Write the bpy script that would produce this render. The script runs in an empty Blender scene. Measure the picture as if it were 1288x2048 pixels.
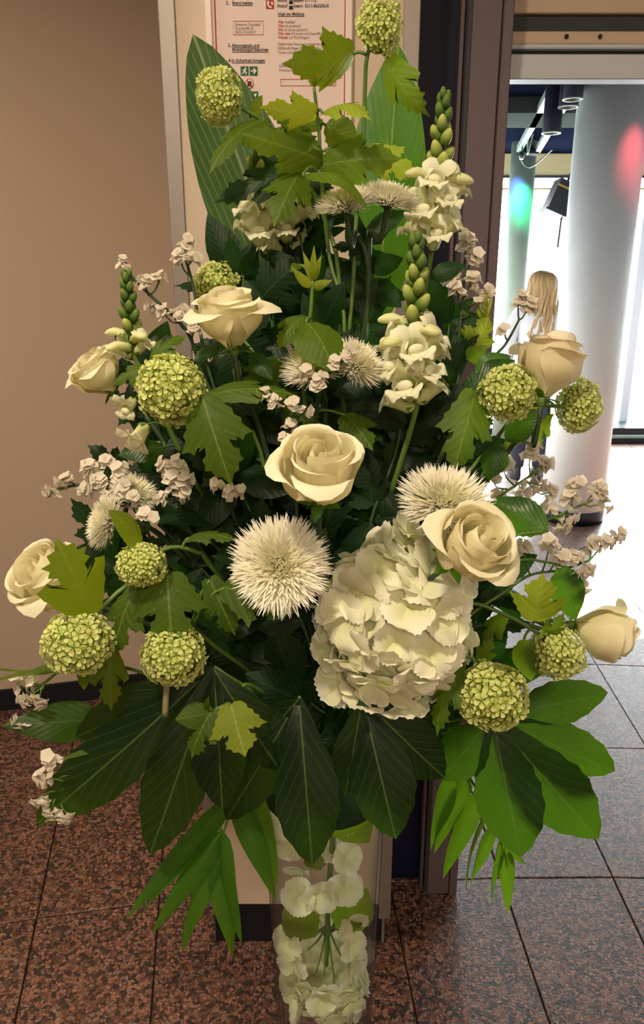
import bpy, bmesh, math, random
from mathutils import Vector, Matrix, Quaternion
scene = bpy.context.scene
COL = scene.collection
R = math.radians
PI = math.pi

# ------------------------------------------------------------------ camera
CH, FPX, PITCH = 1.56, 1500.0, R(17.2)
cam_d = bpy.data.cameras.new('camera'); cam = bpy.data.objects.new('camera', cam_d); COL.objects.link(cam)
cam.location = (0, 0, CH); cam.rotation_euler = (R(90) - PITCH, 0, 0)
cam_d.sensor_fit = 'VERTICAL'; cam_d.sensor_height = 36.0; cam_d.lens = FPX / 2048 * 36.0
cam_d.clip_start = 0.02
scene.camera = cam
CAM = Vector((0, 0, CH))
# ------------------------------------------------------------------ world, sun, lamps, exposure
scene.view_settings.view_transform = 'Standard'; scene.view_settings.look = 'None'
scene.view_settings.gamma = 1.0; scene.view_settings.use_curve_mapping = False
scene.view_settings.exposure = 0.42
world = bpy.data.worlds.new('sky'); scene.world = world; world.use_nodes = True
bgn = world.node_tree.nodes['Background']
bgn.inputs[0].default_value = (0.90, 0.96, 1.0, 1); bgn.inputs[1].default_value = 19.0
sun_d = bpy.data.lights.new('sun', 'SUN'); sun = bpy.data.objects.new('sun', sun_d); COL.objects.link(sun)
sun_d.energy = 42.0; sun_d.angle = R(0.6); sun_d.color = (1.0, 0.97, 0.92)
to_sun = Vector((0.403 * math.cos(R(25)), 0.915 * math.cos(R(25)), math.sin(R(25))))
sun.rotation_euler = to_sun.to_track_quat('Z', 'Y').to_euler(); sun.location = to_sun * 20
# daylight portal of the window wall in the far room
por_d = bpy.data.lights.new('window_portal', 'AREA'); por = bpy.data.objects.new('window_portal', por_d); COL.objects.link(por)
por_d.shape = 'RECTANGLE'; por_d.size = 4.3; por_d.size_y = 2.4; por_d.cycles.is_portal = True
por.location = (2.35, 7.80, 1.34); por.rotation_euler = (R(-90), 0, 0)
# lobby ceiling lamps, the wall and rear ones added as fill: (x, y, size, energy)
LAMPS = [(-1.45, 1.15, 0.5, 14.0), (-0.42, -0.05, 0.16, 28.0), (0.1, -1.9, 0.5, 36.0), (1.5, -0.4, 0.5, 7.0)]
LAMP_COL = (1.0, 0.83, 0.62)
scene.cycles.max_bounces = 5; scene.cycles.diffuse_bounces = 3; scene.cycles.glossy_bounces = 2; scene.cycles.transmission_bounces = 4; scene.cycles.transparent_max_bounces = 12
scene.cycles.caustics_reflective = False; scene.cycles.caustics_refractive = False

# ------------------------------------------------------------------ helpers
def ray(px, py):
    return Vector((px - 644.0, FPX * math.cos(PITCH) + (1024 - py) * math.sin(PITCH), -FPX * math.sin(PITCH) + (1024 - py) * math.cos(PITCH)))
def P(px, py, Y):
    d = ray(px, py); return CAM + d * (Y / d.y)
def S(px, py, Y):
    return Y / ray(px, py).y
def G(px, py, h=0.0):
    d = ray(px, py); return CAM + d * ((h - CH) / d.z)

WM = {}
def thing(name, label, cat, loc=(0, 0, 0), group=None):
    o = bpy.data.objects.new(name, None); COL.objects.link(o); o.location = loc; o.empty_display_size = 0.03
    o['label'] = label; o['category'] = cat
    if group: o['group'] = group
    WM[o] = Matrix.Translation(Vector(loc))
    return o
def tag(o, label=None, cat=None, group=None, kind=None):
    if label: o['label'] = label
    if cat: o['category'] = cat
    if group: o['group'] = group
    if kind: o['kind'] = kind
    return o
def add(name, me, mat, parent=None, M=None):
    o = bpy.data.objects.new(name, me); COL.objects.link(o)
    M = M if M is not None else Matrix.Identity(4)
    if mat is not None and len(me.materials) == 0: me.materials.append(mat)
    if parent is not None:
        o.parent = parent; o.matrix_basis = WM[parent].inverted() @ M
    else:
        o.matrix_basis = M
    WM[o] = M.copy()
    return o
def mesh(name, vs, fs, uvs=None, smooth=True):
    me = bpy.data.meshes.new(name); me.from_pydata([tuple(v) for v in vs], [], fs)
    if smooth:
        me.polygons.foreach_set('use_smooth', [True] * len(me.polygons))
    if uvs is not None:
        l = me.uv_layers.new(name='UVMap'); buf = []
        for lp in me.loops: buf.extend(uvs[lp.vertex_index])
        l.data.foreach_set('uv', buf)
    me.update(); return me
class MB:
    def __init__(s): s.v = []; s.f = []; s.u = []
    def add(s, vs, fs, us=None):
        n = len(s.v); s.v.extend([Vector(v) for v in vs]); s.f.extend([tuple(i + n for i in f) for f in fs])
        s.u.extend(us if us else [(0, 0)] * len(vs)); return s
    def box(s, a, b):
        (x0, y0, z0), (x1, y1, z1) = a, b
        return s.add([(x0,y0,z0),(x1,y0,z0),(x1,y1,z0),(x0,y1,z0),(x0,y0,z1),(x1,y0,z1),(x1,y1,z1),(x0,y1,z1)],
              [(0,3,2,1),(4,5,6,7),(0,1,5,4),(1,2,6,5),(2,3,7,6),(3,0,4,7)])
    def tube(s, pts, r0, r1=None, n=6, sub=5, cap=True):
        v, f, u = tube_geo(pts, r0, r1, n, sub, cap); return s.add(v, f, u)
    def lathe(s, prof, n=24, M=None, cap=True):
        vs = []; fs = []; us = []
        for i, (r, z) in enumerate(prof):
            for k in range(n):
                a = 2 * PI * k / n; v = Vector((r * math.cos(a), r * math.sin(a), z)); vs.append(M @ v if M else v); us.append((k / n, i / max(1, len(prof) - 1)))
        for i in range(len(prof) - 1):
            for k in range(n): fs.append((i*n+k, i*n+(k+1) % n, (i+1)*n+(k+1) % n, (i+1)*n+k))
        if cap:
            fs.append(tuple(range(n - 1, -1, -1))); fs.append(tuple((len(prof)-1)*n + k for k in range(n)))
        return s.add(vs, fs, us)
    def build(s, name, mat, parent=None, M=None, smooth=False):
        return add(name, mesh(name, s.v, s.f, s.u, smooth), mat, parent, M)
def bevel_box(name, a, b, mat, parent=None, bev=0.004):
    mb = MB().box(a, b); me = mesh(name, mb.v, mb.f, None, False)
    if bev:
        bm = bmesh.new(); bm.from_mesh(me); bmesh.ops.bevel(bm, geom=bm.edges[:], offset=bev, segments=1, affect='EDGES'); bm.to_mesh(me); bm.free()
    return add(name, me, mat, parent)
def catmull(pts, sub):
    pts = [Vector(p) for p in pts]
    if len(pts) == 2 or sub <= 1: return pts if sub <= 1 else [pts[0].lerp(pts[1], i / sub) for i in range(sub + 1)]
    out = []
    for i in range(len(pts) - 1):
        p0 = pts[max(0, i-1)]; p1 = pts[i]; p2 = pts[i+1]; p3 = pts[min(len(pts)-1, i+2)]
        for k in range(sub):
            t = k / sub
            out.append(0.5 * ((2*p1) + (p2-p0)*t + (2*p0-5*p1+4*p2-p3)*t*t + (3*p1-p0-3*p2+p3)*t*t*t))
    out.append(pts[-1]); return out
def tube_geo(pts, r0, r1=None, n=6, sub=5, cap=True):
    r1 = r0 if r1 is None else r1
    q = catmull(pts, sub); m = len(q); vs = []; fs = []; us = []
    t0 = (q[1] - q[0]).normalized(); ref = Vector((0.31, 0.2, 0.93)); ref = (ref - t0 * ref.dot(t0)).normalized()
    for i, p in enumerate(q):
        t = (q[min(m-1, i+1)] - q[max(0, i-1)]).normalized(); ref = (ref - t * ref.dot(t))
        ref = ref.normalized() if ref.length > 1e-6 else t.orthogonal().normalized()
        b = t.cross(ref); r = r0 + (r1 - r0) * i / (m - 1)
        for k in range(n):
            a = 2 * PI * k / n; vs.append(p + (ref * math.cos(a) + b * math.sin(a)) * r); us.append((k / n, i / (m - 1)))
    for i in range(m - 1):
        for k in range(n): fs.append((i*n+k, i*n+(k+1) % n, (i+1)*n+(k+1) % n, (i+1)*n+k))
    if cap: fs.append(tuple(range(n-1, -1, -1))); fs.append(tuple((m-1)*n + k for k in range(n)))
    return vs, fs, us
def frame(z, up=Vector((0, 0, 1)), loc=Vector((0, 0, 0)), sc=1.0, spin=0.0):
    z = Vector(z).normalized(); up = Vector(up)
    x = up.cross(z)
    if x.length < 1e-4: x = z.orthogonal()
    x.normalize(); y = z.cross(x)
    M = Matrix((x, y, z)).transposed().to_4x4()
    if spin: M = M @ Matrix.Rotation(spin, 4, 'Z')
    if not isinstance(sc, (tuple, list)): sc = (sc, sc, sc)
    return Matrix.Translation(loc) @ M @ Matrix.Diagonal((sc[0], sc[1], sc[2], 1))

# ------------------------------------------------------------------ materials
def lin(c):
    return tuple((x / 255 / 12.92 if x / 255 <= 0.04045 else ((x / 255 + 0.055) / 1.055) ** 2.4) for x in c)
class NT:
    def __init__(s, name):
        s.m = bpy.data.materials.new(name); s.m.use_nodes = True; s.t = s.m.node_tree; s.t.nodes.clear()
        s.out = s.n('ShaderNodeOutputMaterial')
    def n(s, t, **kw):
        nd = s.t.nodes.new(t)
        for k, v in kw.items(): setattr(nd, k, v)
        return nd
    def l(s, a, b): s.t.links.new(a, b)
    def val(s, sock, v):
        if hasattr(v, 'links') or isinstance(v, bpy.types.NodeSocket): s.l(v, sock)
        else: sock.default_value = (*v, 1) if isinstance(v, (tuple, list)) and len(v) == 3 and sock.type == 'RGBA' else v
    def math(s, op, a, b=0.0, c=0.0, clamp=False):
        nd = s.n('ShaderNodeMath', operation=op); nd.use_clamp = clamp
        s.val(nd.inputs[0], a); s.val(nd.inputs[1], b); s.val(nd.inputs[2], c); return nd.outputs[0]
    def mix(s, f, a, b, mode='MIX'):
        nd = s.n('ShaderNodeMix', data_type='RGBA', blend_type=mode); s.val(nd.inputs['Factor'], f); s.val(nd.inputs[6], a); s.val(nd.inputs[7], b); return nd.outputs[2]
    def ramp(s, f, stops):
        nd = s.n('ShaderNodeValToRGB'); e = nd.color_ramp.elements
        while len(e) < len(stops): e.new(0.5)
        for k, (p, c) in enumerate(stops): e[k].position = p; e[k].color = (*c, 1)
        s.l(f, nd.inputs[0]); return nd.outputs[0]
    def noise(s, vec, scale, detail=3.0, rough=0.5):
        nd = s.n('ShaderNodeTexNoise'); nd.inputs['Scale'].default_value = scale; nd.inputs['Detail'].default_value = detail; nd.inputs['Roughness'].default_value = rough
        if vec: s.l(vec, nd.inputs['Vector'])
        return nd.outputs[0]
    def bump(s, h, strength, dist=0.002):
        nd = s.n('ShaderNodeBump'); nd.inputs['Strength'].default_value = strength; nd.inputs['Distance'].default_value = dist; s.l(h, nd.inputs['Height']); return nd.outputs[0]
    def prin(s, col, rough=0.5, spec=0.5, metal=0.0, normal=None):
        nd = s.n('ShaderNodeBsdfPrincipled'); s.val(nd.inputs['Base Color'], col); s.val(nd.inputs['Roughness'], rough)
        nd.inputs['Specular IOR Level'].default_value = spec; nd.inputs['Metallic'].default_value = metal
        if normal: s.l(normal, nd.inputs['Normal'])
        return nd.outputs[0]
    def transl(s, col, normal=None):
        nd = s.n('ShaderNodeBsdfTranslucent'); s.val(nd.inputs[0], col)
        if normal: s.l(normal, nd.inputs['Normal'])
        return nd.outputs[0]
    def mixs(s, f, a, b):
        nd = s.n('ShaderNodeMixShader'); s.val(nd.inputs[0], f); s.l(a, nd.inputs[1]); s.l(b, nd.inputs[2]); return nd.outputs[0]
    def fin(s, sh): s.l(sh, s.out.inputs[0]); return s.m
def geo_pos(t): return t.n('ShaderNodeNewGeometry').outputs['Position']
def simple(name, col, rough=0.5, spec=0.5, metal=0.0, grain=0.0, gscale=60, bump=0.0):
    t = NT(name); pos = geo_pos(t); c = lin(col)
    nz = t.noise(pos, gscale, 3)
    cc = t.mix(nz, tuple(x * (1 - grain) for x in c), tuple(min(1, x * (1 + grain)) for x in c))
    return t.fin(t.prin(cc, rough, spec, metal, t.bump(nz, bump) if bump else None))
def uvn(t):
    uv = t.n('ShaderNodeUVMap'); sp = t.n('ShaderNodeSeparateXYZ'); t.l(uv.outputs[0], sp.inputs[0]); return sp.outputs[0], sp.outputs[1]
def leaf_mat(name, c1, c2, vein, trans, tmix=0.4, freq=7.0, slope=0.9, rough=0.42, vw=0.06, spec=0.4, bstr=0.35, par=False):
    t = NT(name); x, y = uvn(t); pos = geo_pos(t)
    info = t.n('ShaderNodeObjectInfo').outputs['Random']
    ax = t.math('ABSOLUTE', x)
    if par:
        ph = t.math('MULTIPLY', ax, freq)
    else:
        ph = t.math('MULTIPLY', t.math('SUBTRACT', y, t.math('MULTIPLY', ax, slope)), freq)
    d = t.math('PINGPONG', ph, 0.5)                       # 0 on a side vein
    sv = t.math('SUBTRACT', 1.0, t.math('DIVIDE', d, vw), clamp=True)
    mv = t.math('SUBTRACT', 1.0, t.math('DIVIDE', ax, 0.020), clamp=True)
    v = t.math('MAXIMUM', t.math('MULTIPLY', sv, 0.45), mv)
    nz = t.noise(pos, 38, 3)
    base = t.mix(nz, lin(c1), lin(c2))
    base = t.mix(t.math('MULTIPLY', info, 0.35), base, lin(c1))
    col = t.mix(t.math('MULTIPLY', v, 0.75), base, lin(vein))
    tcol = t.mix(t.math('MULTIPLY', nz, 0.6), lin(trans), tuple(k * 0.55 for k in lin(trans)))
    tcol = t.mix(t.math('MULTIPLY', v, 0.5), tcol, lin(vein))
    h = t.math('ADD', t.math('MULTIPLY', t.math('SQRT', d), 0.9), t.math('MULTIPLY', t.noise(pos, 170, 3), 0.6))
    nm = t.bump(h, bstr, 0.0012)
    return t.fin(t.mixs(tmix, t.prin(col, rough, spec, 0, nm), t.transl(tcol, nm)))
def petal_mat(name, c_in, c_out, trans, tmix=0.35, rough=0.55, lo=0.0, hi=1.0, rim=None, vein=0.0):
    t = NT(name); x, y = uvn(t); pos = geo_pos(t)
    mr = t.n('ShaderNodeMapRange'); t.l(y, mr.inputs[0]); mr.inputs[1].default_value = lo; mr.inputs[2].default_value = hi
    col = t.mix(mr.outputs[0], lin(c_in), lin(c_out))
    nz = t.noise(pos, 60, 2)
    col = t.mix(t.math('MULTIPLY', nz, 0.22), col, lin(c_in))
    if rim:
        col = t.mix(t.math('MULTIPLY', t.math('GREATER_THAN', y, 0.965), t.math('GREATER_THAN', t.noise(pos, 25, 1), 0.52)), col, lin(rim))
    vn = t.math('PINGPONG', t.math('MULTIPLY', x, 9.0), 0.5)
    nm = t.bump(t.math('ADD', t.math('MULTIPLY', vn, 0.5), t.noise(pos, 150, 2)), 0.22, 0.001)
    return t.fin(t.mixs(tmix, t.prin(col, rough, 0.25, 0, nm), t.transl(lin(trans), nm)))

M = {}
M['leaf'] = leaf_mat('viburnum_leaf', (48, 78, 22), (84, 108, 30), (134, 150, 66), (196, 226, 40), 0.46, bstr=.6, spec=.22, rough=.5)
M['leaf_young'] = leaf_mat('young_viburnum_leaf', (118, 138, 40), (150, 164, 52), (180, 186, 100), (226, 238, 60), 0.5, bstr=.6, spec=.22, rough=.5)
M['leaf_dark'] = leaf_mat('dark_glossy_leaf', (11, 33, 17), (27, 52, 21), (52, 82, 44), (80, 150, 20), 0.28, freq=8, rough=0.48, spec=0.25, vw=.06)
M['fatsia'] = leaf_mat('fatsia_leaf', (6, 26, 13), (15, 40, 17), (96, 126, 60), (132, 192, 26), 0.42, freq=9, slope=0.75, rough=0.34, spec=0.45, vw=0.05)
M['rose_leaf'] = leaf_mat('rose_leaf', (24, 56, 26), (42, 74, 30), (84, 112, 60), (140, 200, 30), 0.46, freq=8, rough=0.35)
M['palm'] = leaf_mat('palm_leaflet', (34, 78, 24), (58, 108, 30), (90, 130, 50), (160, 215, 30), 0.5, freq=9, par=True, rough=0.33, bstr=0.3)
M['broad'] = leaf_mat('broad_leaf', (50, 84, 44), (76, 108, 60), (164, 176, 132), (112, 150, 50), 0.30, freq=3.2, slope=4.6, rough=0.4, vw=0.14, bstr=0.1)
M['broad2'] = leaf_mat('broad_leaf_bright', (44, 92, 24), (66, 116, 34), (150, 170, 90), (130, 205, 30), 0.42, freq=10, slope=1.3, rough=0.35, vw=0.04, bstr=0.15)
M['stem'] = simple('green_stem', (84, 112, 46), 0.5, 0.4, 0, 0.25, 90)
M['stem_dark'] = simple('dark_stem', (44, 66, 34), 0.5, 0.4, 0, 0.3, 90)
M['rose'] = petal_mat('cream_rose_petal', (232, 226, 172), (243, 238, 212), (250, 240, 190), 0.34)
M['rose_red'] = petal_mat('cream_rose_petal_red_rim', (228, 222, 172), (240, 228, 204), (250, 235, 196), 0.38, rim=(150, 40, 50))
M['mum'] = petal_mat('chrysanthemum_petal', (238, 232, 170), (246, 243, 232), (250, 246, 225), 0.28)
M['vib'] = petal_mat('viburnum_floret', (150, 168, 66), (222, 226, 152), (228, 234, 130), 0.30, lo=0.1, hi=0.9)
M['vib_dot'] = simple('viburnum_core', (118, 132, 50), 0.7, 0.2, 0, 0.2)
M['hyd'] = petal_mat('hydrangea_petal', (226, 230, 172), (244, 241, 226), (250, 248, 228), 0.30)
M['hyd_core'] = simple('hydrangea_button', (206, 206, 160), 0.6, 0.3, 0, 0.15)
M['snap'] = petal_mat('snapdragon_petal', (206, 214, 130), (244, 242, 220), (245, 245, 200), 0.36, lo=0.0, hi=0.6)
M['snap_bud'] = petal_mat('snapdragon_bud', (96, 122, 46), (196, 202, 112), (200, 215, 90), 0.22, lo=0.35, hi=1.0)
M['snap_bud_green'] = petal_mat('snapdragon_green_bud', (56, 88, 36), (112, 138, 60), (140, 170, 60), 0.2, lo=0.2, hi=1.0)
M['snap_open'] = petal_mat('snapdragon_opening_bud', (150, 170, 76), (238, 238, 190), (235, 240, 150), 0.36, lo=0.05, hi=0.6)
M['statice'] = petal_mat('statice_floret', (150, 146, 104), (246, 238, 226), (252, 246, 234), 0.58, lo=0.05, hi=0.4)
M['foam'] = simple('floral_foam', (26, 52, 30), 0.9, 0.2, 0, 0.3, 200)

def granite():
    t = NT('red_granite'); pos = geo_pos(t)
    mp = t.n('ShaderNodeMapping'); t.l(pos, mp.inputs[0]); mp.inputs['Scale'].default_value = (1, 1, 1)
    wob = t.n('ShaderNodeTexNoise'); wob.inputs['Scale'].default_value = 60; t.l(pos, wob.inputs['Vector'])
    vm = t.n('ShaderNodeVectorMath', operation='MULTIPLY_ADD'); t.l(wob.outputs['Color'], vm.inputs[0]); vm.inputs[1].default_value = (0.014,) * 3; t.l(pos, vm.inputs[2])
    vo = t.n('ShaderNodeTexVoronoi'); vo.inputs['Scale'].default_value = 120; t.l(vm.outputs[0], vo.inputs['Vector'])
    sp = t.n('ShaderNodeSeparateXYZ'); t.l(vo.outputs['Color'], sp.inputs[0])
    col = t.ramp(sp.outputs[0], [(0.0, lin((20, 17, 17))), (0.22, lin((36, 29, 27))), (0.32, lin((96, 62, 50))), (0.6, lin((138, 92, 74))), (0.84, lin((172, 122, 98))), (1.0, lin((128, 116, 110)))])
    ve = t.n('ShaderNodeTexVoronoi', feature='DISTANCE_TO_EDGE'); ve.inputs['Scale'].default_value = 120; t.l(vm.outputs[0], ve.inputs['Vector'])
    edge = t.math('SUBTRACT', 1.0, t.math('DIVIDE', ve.outputs['Distance'], t.math('MULTIPLY', t.noise(pos, 45, 2), 0.26)), clamp=True)
    col = t.mix(t.math('MULTIPLY', edge, 0.9), col, lin((24, 19, 18)))
    fine = t.noise(pos, 260, 4, 0.75)
    col = t.mix(t.math('MULTIPLY', t.math('LESS_THAN', fine, 0.43), 0.8), col, lin((24, 19, 18)))
    big = t.noise(pos, 3.0, 2)
    col = t.mix(t.math('MULTIPLY', big, 0.3), col, lin((98, 64, 50)))
    rg = t.math('ADD', 0.36, t.math('MULTIPLY', fine, 0.22))
    nm = t.bump(t.noise(pos, 170, 4, .65), 0.45, 0.003)
    return t.fin(t.prin(col, rg, 0.7, 0, nm))
M['granite'] = granite()
M['joint'] = simple('floor_joint', (52, 44, 40), 0.8, 0.2, 0, 0.2)
M['wall'] = simple('beige_plaster', (190, 172, 154), 0.85, 0.2, 0, 0.05, 240, 0.12)
M['pier'] = simple('pier_panel', (214, 196, 176), 0.75, 0.25, 0, 0.04, 240, 0.08)
M['ceil'] = simple('lobby_ceiling', (205, 195, 182), 0.9, 0.1, 0, 0.03)
M['alu'] = simple('brushed_aluminium', (150, 142, 136), 0.5, 0.5, 0.6, 0.05, 30)
M['base'] = simple('black_skirting', (16, 20, 26), 0.4, 0.4, 0, 0.1)
M['frame_dark'] = simple('dark_door_metal', (104, 90, 96), 0.45, 0.45, 0.1, 0.06, 50)
M['navy'] = simple('navy_door_panel', (14, 16, 48), 0.5, 0.3, 0, 0.1)
M['lintel_grey'] = simple('grey_lintel_bar', (206, 212, 222), 0.5, 0.4, 0.0, 0.04)
M['lintel_tan'] = simple('tan_lintel_band', (210, 188, 166), 0.6, 0.3, 0, 0.05)
M['lintel_dark'] = simple('dark_lintel_gap', (48, 52, 58), 0.5, 0.4, 0, 0.1)
M['white'] = simple('white_paint', (226, 228, 228), 0.45, 0.4, 0, 0.02)
M['col_grey'] = simple('grey_green_paint', (132, 146, 136), 0.5, 0.4)
M['cream'] = simple('cream_header', (196, 182, 140), 0.6, 0.3, 0, 0.03)
M['ceil_dark'] = simple('dark_far_ceiling', (16, 20, 34), 0.95, 0.0, 0, 0.15, 12)
M['black'] = simple('black_metal', (26, 28, 32), 0.4, 0.5, 0.2, 0.1)
M['lampgrey'] = simple('dark_lamp_metal', (58, 62, 74), 0.35, 0.5, 0.3, 0.05)
M['rail'] = simple('pale_rail', (128, 142, 134), 0.35, 0.5, 0.2, 0.03)
def glass_mat(name, tint, edge, f0=0.04):
    t = NT(name); lw = t.n('ShaderNodeLayerWeight'); lw.inputs[0].default_value = 0.35
    tr = t.n('ShaderNodeBsdfTransparent'); tr.inputs[0].default_value = (*tint, 1)
    te = t.n('ShaderNodeBsdfTransparent'); te.inputs[0].default_value = (*edge, 1)
    gl = t.n('ShaderNodeBsdfGlossy'); gl.inputs['Roughness'].default_value = 0.02
    fz = t.math('POWER', lw.outputs['Facing'], 3.0)
    body = t.mixs(fz, tr.outputs[0], te.outputs[0])
    fr = t.math('ADD', f0, t.math('MULTIPLY', t.math('POWER', lw.outputs['Facing'], 4.0), 0.55))
    return t.fin(t.mixs(fr, body, gl.outputs[0]))
M['glass'] = glass_mat('window_glass', (0.97, 0.99, 0.98), (0.9, 0.95, 0.93))
M['vase'] = glass_mat('vase_glass', (0.96, 0.98, 0.97), (0.42, 0.46, 0.47), 0.06)
def emis(name, col, st):
    t = NT(name); e = t.n('ShaderNodeEmission'); e.inputs[0].default_value = (*col, 1); e.inputs[1].default_value = st; return t.fin(e.outputs[0])
M['lamp_glow'] = emis('warm_lamp_glow', LAMP_COL, 6.0)

# ------------------------------------------------------------------ setting: floor
def struct(o): o['kind'] = 'structure'; return o
fl = struct(MB().box((-3.0, -2.6, -0.10), (5.2, 8.2, -0.008)).build('floor', M['joint']))
CX, CY = 0.70, -5.83
random.seed(3)
DA = 0.307 / 7.5
a_ref = math.atan2(0.795 - CX, 1.67 - CY)
for ir in range(-3, 11):
    r0 = 7.494 + 0.6 * ir
    for ia in range(-14, 17):
        a0 = a_ref + ia * DA; a1 = a0 + DA; am = (a0 + a1) / 2
        cx = CX + (r0 + .3) * math.sin(am); cy = CY + (r0 + .3) * math.cos(am)
        if not (-2.2 < cx < 4.4 and 0.2 < cy < 7.5): continue
        if cy > 2.9 and cx < 0.25: continue
        if abs(cx) > 0.75 + cy * 0.60: continue
        g = 0.0018; vs = []
        dz = random.uniform(-.0006, .0006)
        for zz in (-0.02, 0.0 + dz):
            ga = g / r0
            for (rr, aa) in ((r0 + g, a0 + ga), (r0 + g, a1 - ga), (r0 + .6 - g, a1 - ga), (r0 + .6 - g, a0 + ga)):
                vs.append((CX + rr * math.sin(aa), CY + rr * math.cos(aa), zz))
        me = mesh('tile', vs, [(4,7,6,5)[::-1], (0,1,5,4), (1,2,6,5), (2,3,7,6), (3,0,4,7)], None, False)
        bm = bmesh.new(); bm.from_mesh(me)
        bmesh.ops.recalc_face_normals(bm, faces=bm.faces[:])
        top = [e for e in bm.edges if all(v.co.z > -0.01 for v in e.verts)]
        bmesh.ops.bevel(bm, geom=top, offset=0.0014, segments=1, affect='EDGES'); bm.to_mesh(me); bm.free()
        add('tile', me, M['granite'], fl)
# plain granite outside the tiles one can tell apart
MB().box((-3.0, -2.6, -0.02), (5.2, 0.1, -0.001)).build('floor_slab', M['granite'], fl)
MB().box((-3.0, 0.1, -0.02), (-1.35, 2.6, -0.004)).build('floor_slab', M['granite'], fl)

# ------------------------------------------------------------------ setting: lobby walls, ceiling
wd = Vector((math.cos(R(14)), math.sin(R(14)), 0)); w0 = Vector((-1.22, 2.50, 0))
def wall_prism(name, A, B, thick, z0, z1, mat):
    d = (B - A).normalized(); nrm = Vector((-d.y, d.x, 0)) * thick
    vs = [A, B, B + nrm, A + nrm]; vs = [Vector((v.x, v.y, z0)) for v in vs] + [Vector((v.x, v.y, z1)) for v in vs]
    return add(name, mesh(name, vs, [(0,3,2,1),(4,5,6,7),(0,1,5,4),(1,2,6,5),(2,3,7,6),(3,0,4,7)], None, False), mat)
struct(wall_prism('wall_left', w0 - wd * 1.9, w0 + wd * 1.25, 0.12, 0, 2.75, M['wall']))
bb = wall_prism('baseboard_left', w0 - wd * 1.9 - Vector((0.0, 0.012, 0)), w0 + wd * 1.25 - Vector((0, 0.012, 0)), 0.012, 0, 0.085, M['base']); struct(bb)
struct(MB().box((-3.1, -2.7, 0), (-3.0, 2.2, 2.75)).build('wall_side', M['wall']))
struct(MB().box((-3.1, -2.7, 0), (5.2, -2.6, 2.75)).build('wall_behind', M['wall']))
struct(MB().box((2.7, -2.6, 0), (2.8, 1.75, 2.75)).build('wall_right', M['wall']))
struct(MB().box((-3.1, -2.7, 2.75), (2.8, 1.78, 2.85)).build('ceiling', M['ceil']))
struct(MB().box((-3.1, 1.78, 2.75), (0.2, 3.2, 2.85)).build('ceiling_alcove', M['ceil']))
# pier the notice hangs on
PY = 1.45
pier = struct(bevel_box('wall_pier', (-0.272, PY, 0.118), (0.163, 2.86, 2.75), M['pier'], None, 0.003))
struct(bevel_box('baseboard_pier', (-0.262, PY + 0.004, 0.0), (0.155, 2.86, 0.118), M['base'], None, 0.003))
struct(bevel_box('trim_1', (-0.274, PY - 0.006, 0.118), (-0.246, PY + 0.02, 2.75), M['alu'], None, 0.0015))
struct(bevel_box('trim_2', (0.137, PY - 0.006, 0.08), (0.165, PY + 0.02, 2.75), M['alu'], None, 0.0015))
struct(bevel_box('trim_3', (0.146, PY + 0.001, 0.0), (0.153, PY + 0.012, 0.08), M['alu'], None, 0.001))
# ------------------------------------------------------------------ doorway
DY = 1.60
df = thing('door_1', 'dark metal sliding door frame beside the pier', 'door', (0.30, DY, 0)); del df['category']; df['kind'] = 'structure'
bevel_box('pocket_panel', (0.163, DY + 0.06, 0.0), (0.275, DY + 0.075, 2.75), M['navy'], df, 0.001)
bevel_box('post', (0.270, DY + 0.002, 0.004), (0.335, DY + 0.08, 2.75), M['frame_dark'], df, 0.002)
bevel_box('post_edge', (0.336, DY - 0.002, 0.0), (0.356, DY + 0.09, 2.75), M['frame_dark'], df, 0.002)
bevel_box('post_rib', (0.260, DY + 0.016, 0.01), (0.268, DY + 0.05, 2.75), M['frame_dark'], df, 0.001)
bevel_box('guide_groove', (0.2705, DY - 0.001, 0.01), (0.2795, DY + 0.004, 2.75), M['lintel_dark'], df, 0.0005)
LY = 1.70
def zl(py): return P(1100, py, LY).z
li = struct(bevel_box('lintel', (0.357, LY, zl(26)), (2.7, LY + .12, 2.75), M['lintel_tan'], None, 0.002))
bevel_box('gap_strip', (0.357, LY + .012, zl(61)), (2.7, LY + .12, zl(27)), M['lintel_dark'], li, 0.001)
bevel_box('rail_cover', (0.357, LY + .002, zl(88)), (2.7, LY + .12, zl(61.5)), M['lintel_tan'], li, 0.002)
bevel_box('edge_bead', (0.357, LY - .002, zl(98)), (2.7, LY + .12, zl(88.5)), M['lintel_grey'], li, 0.002)
bevel_box('gap_strip', (0.357, LY + .014, zl(111)), (2.7, LY + .12, zl(98.5)), M['lintel_dark'], li, 0.001)
bevel_box('lintel_bar', (0.357, LY - .012, P(1100, 169, LY + .03).z), (2.7, LY + .03, zl(111.5)), M['lintel_grey'], li, 0.002)
for bx_ in (1133, 1200):
    q = P(bx_, 73, LY); MB().lathe([(0.004, 0), (0.004, 0.004), (0.002, 0.006)], 8, frame((0, -1, 0), loc=q + Vector((0, 0.001, 0)))).build('bolt', M['black'], li)
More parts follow.
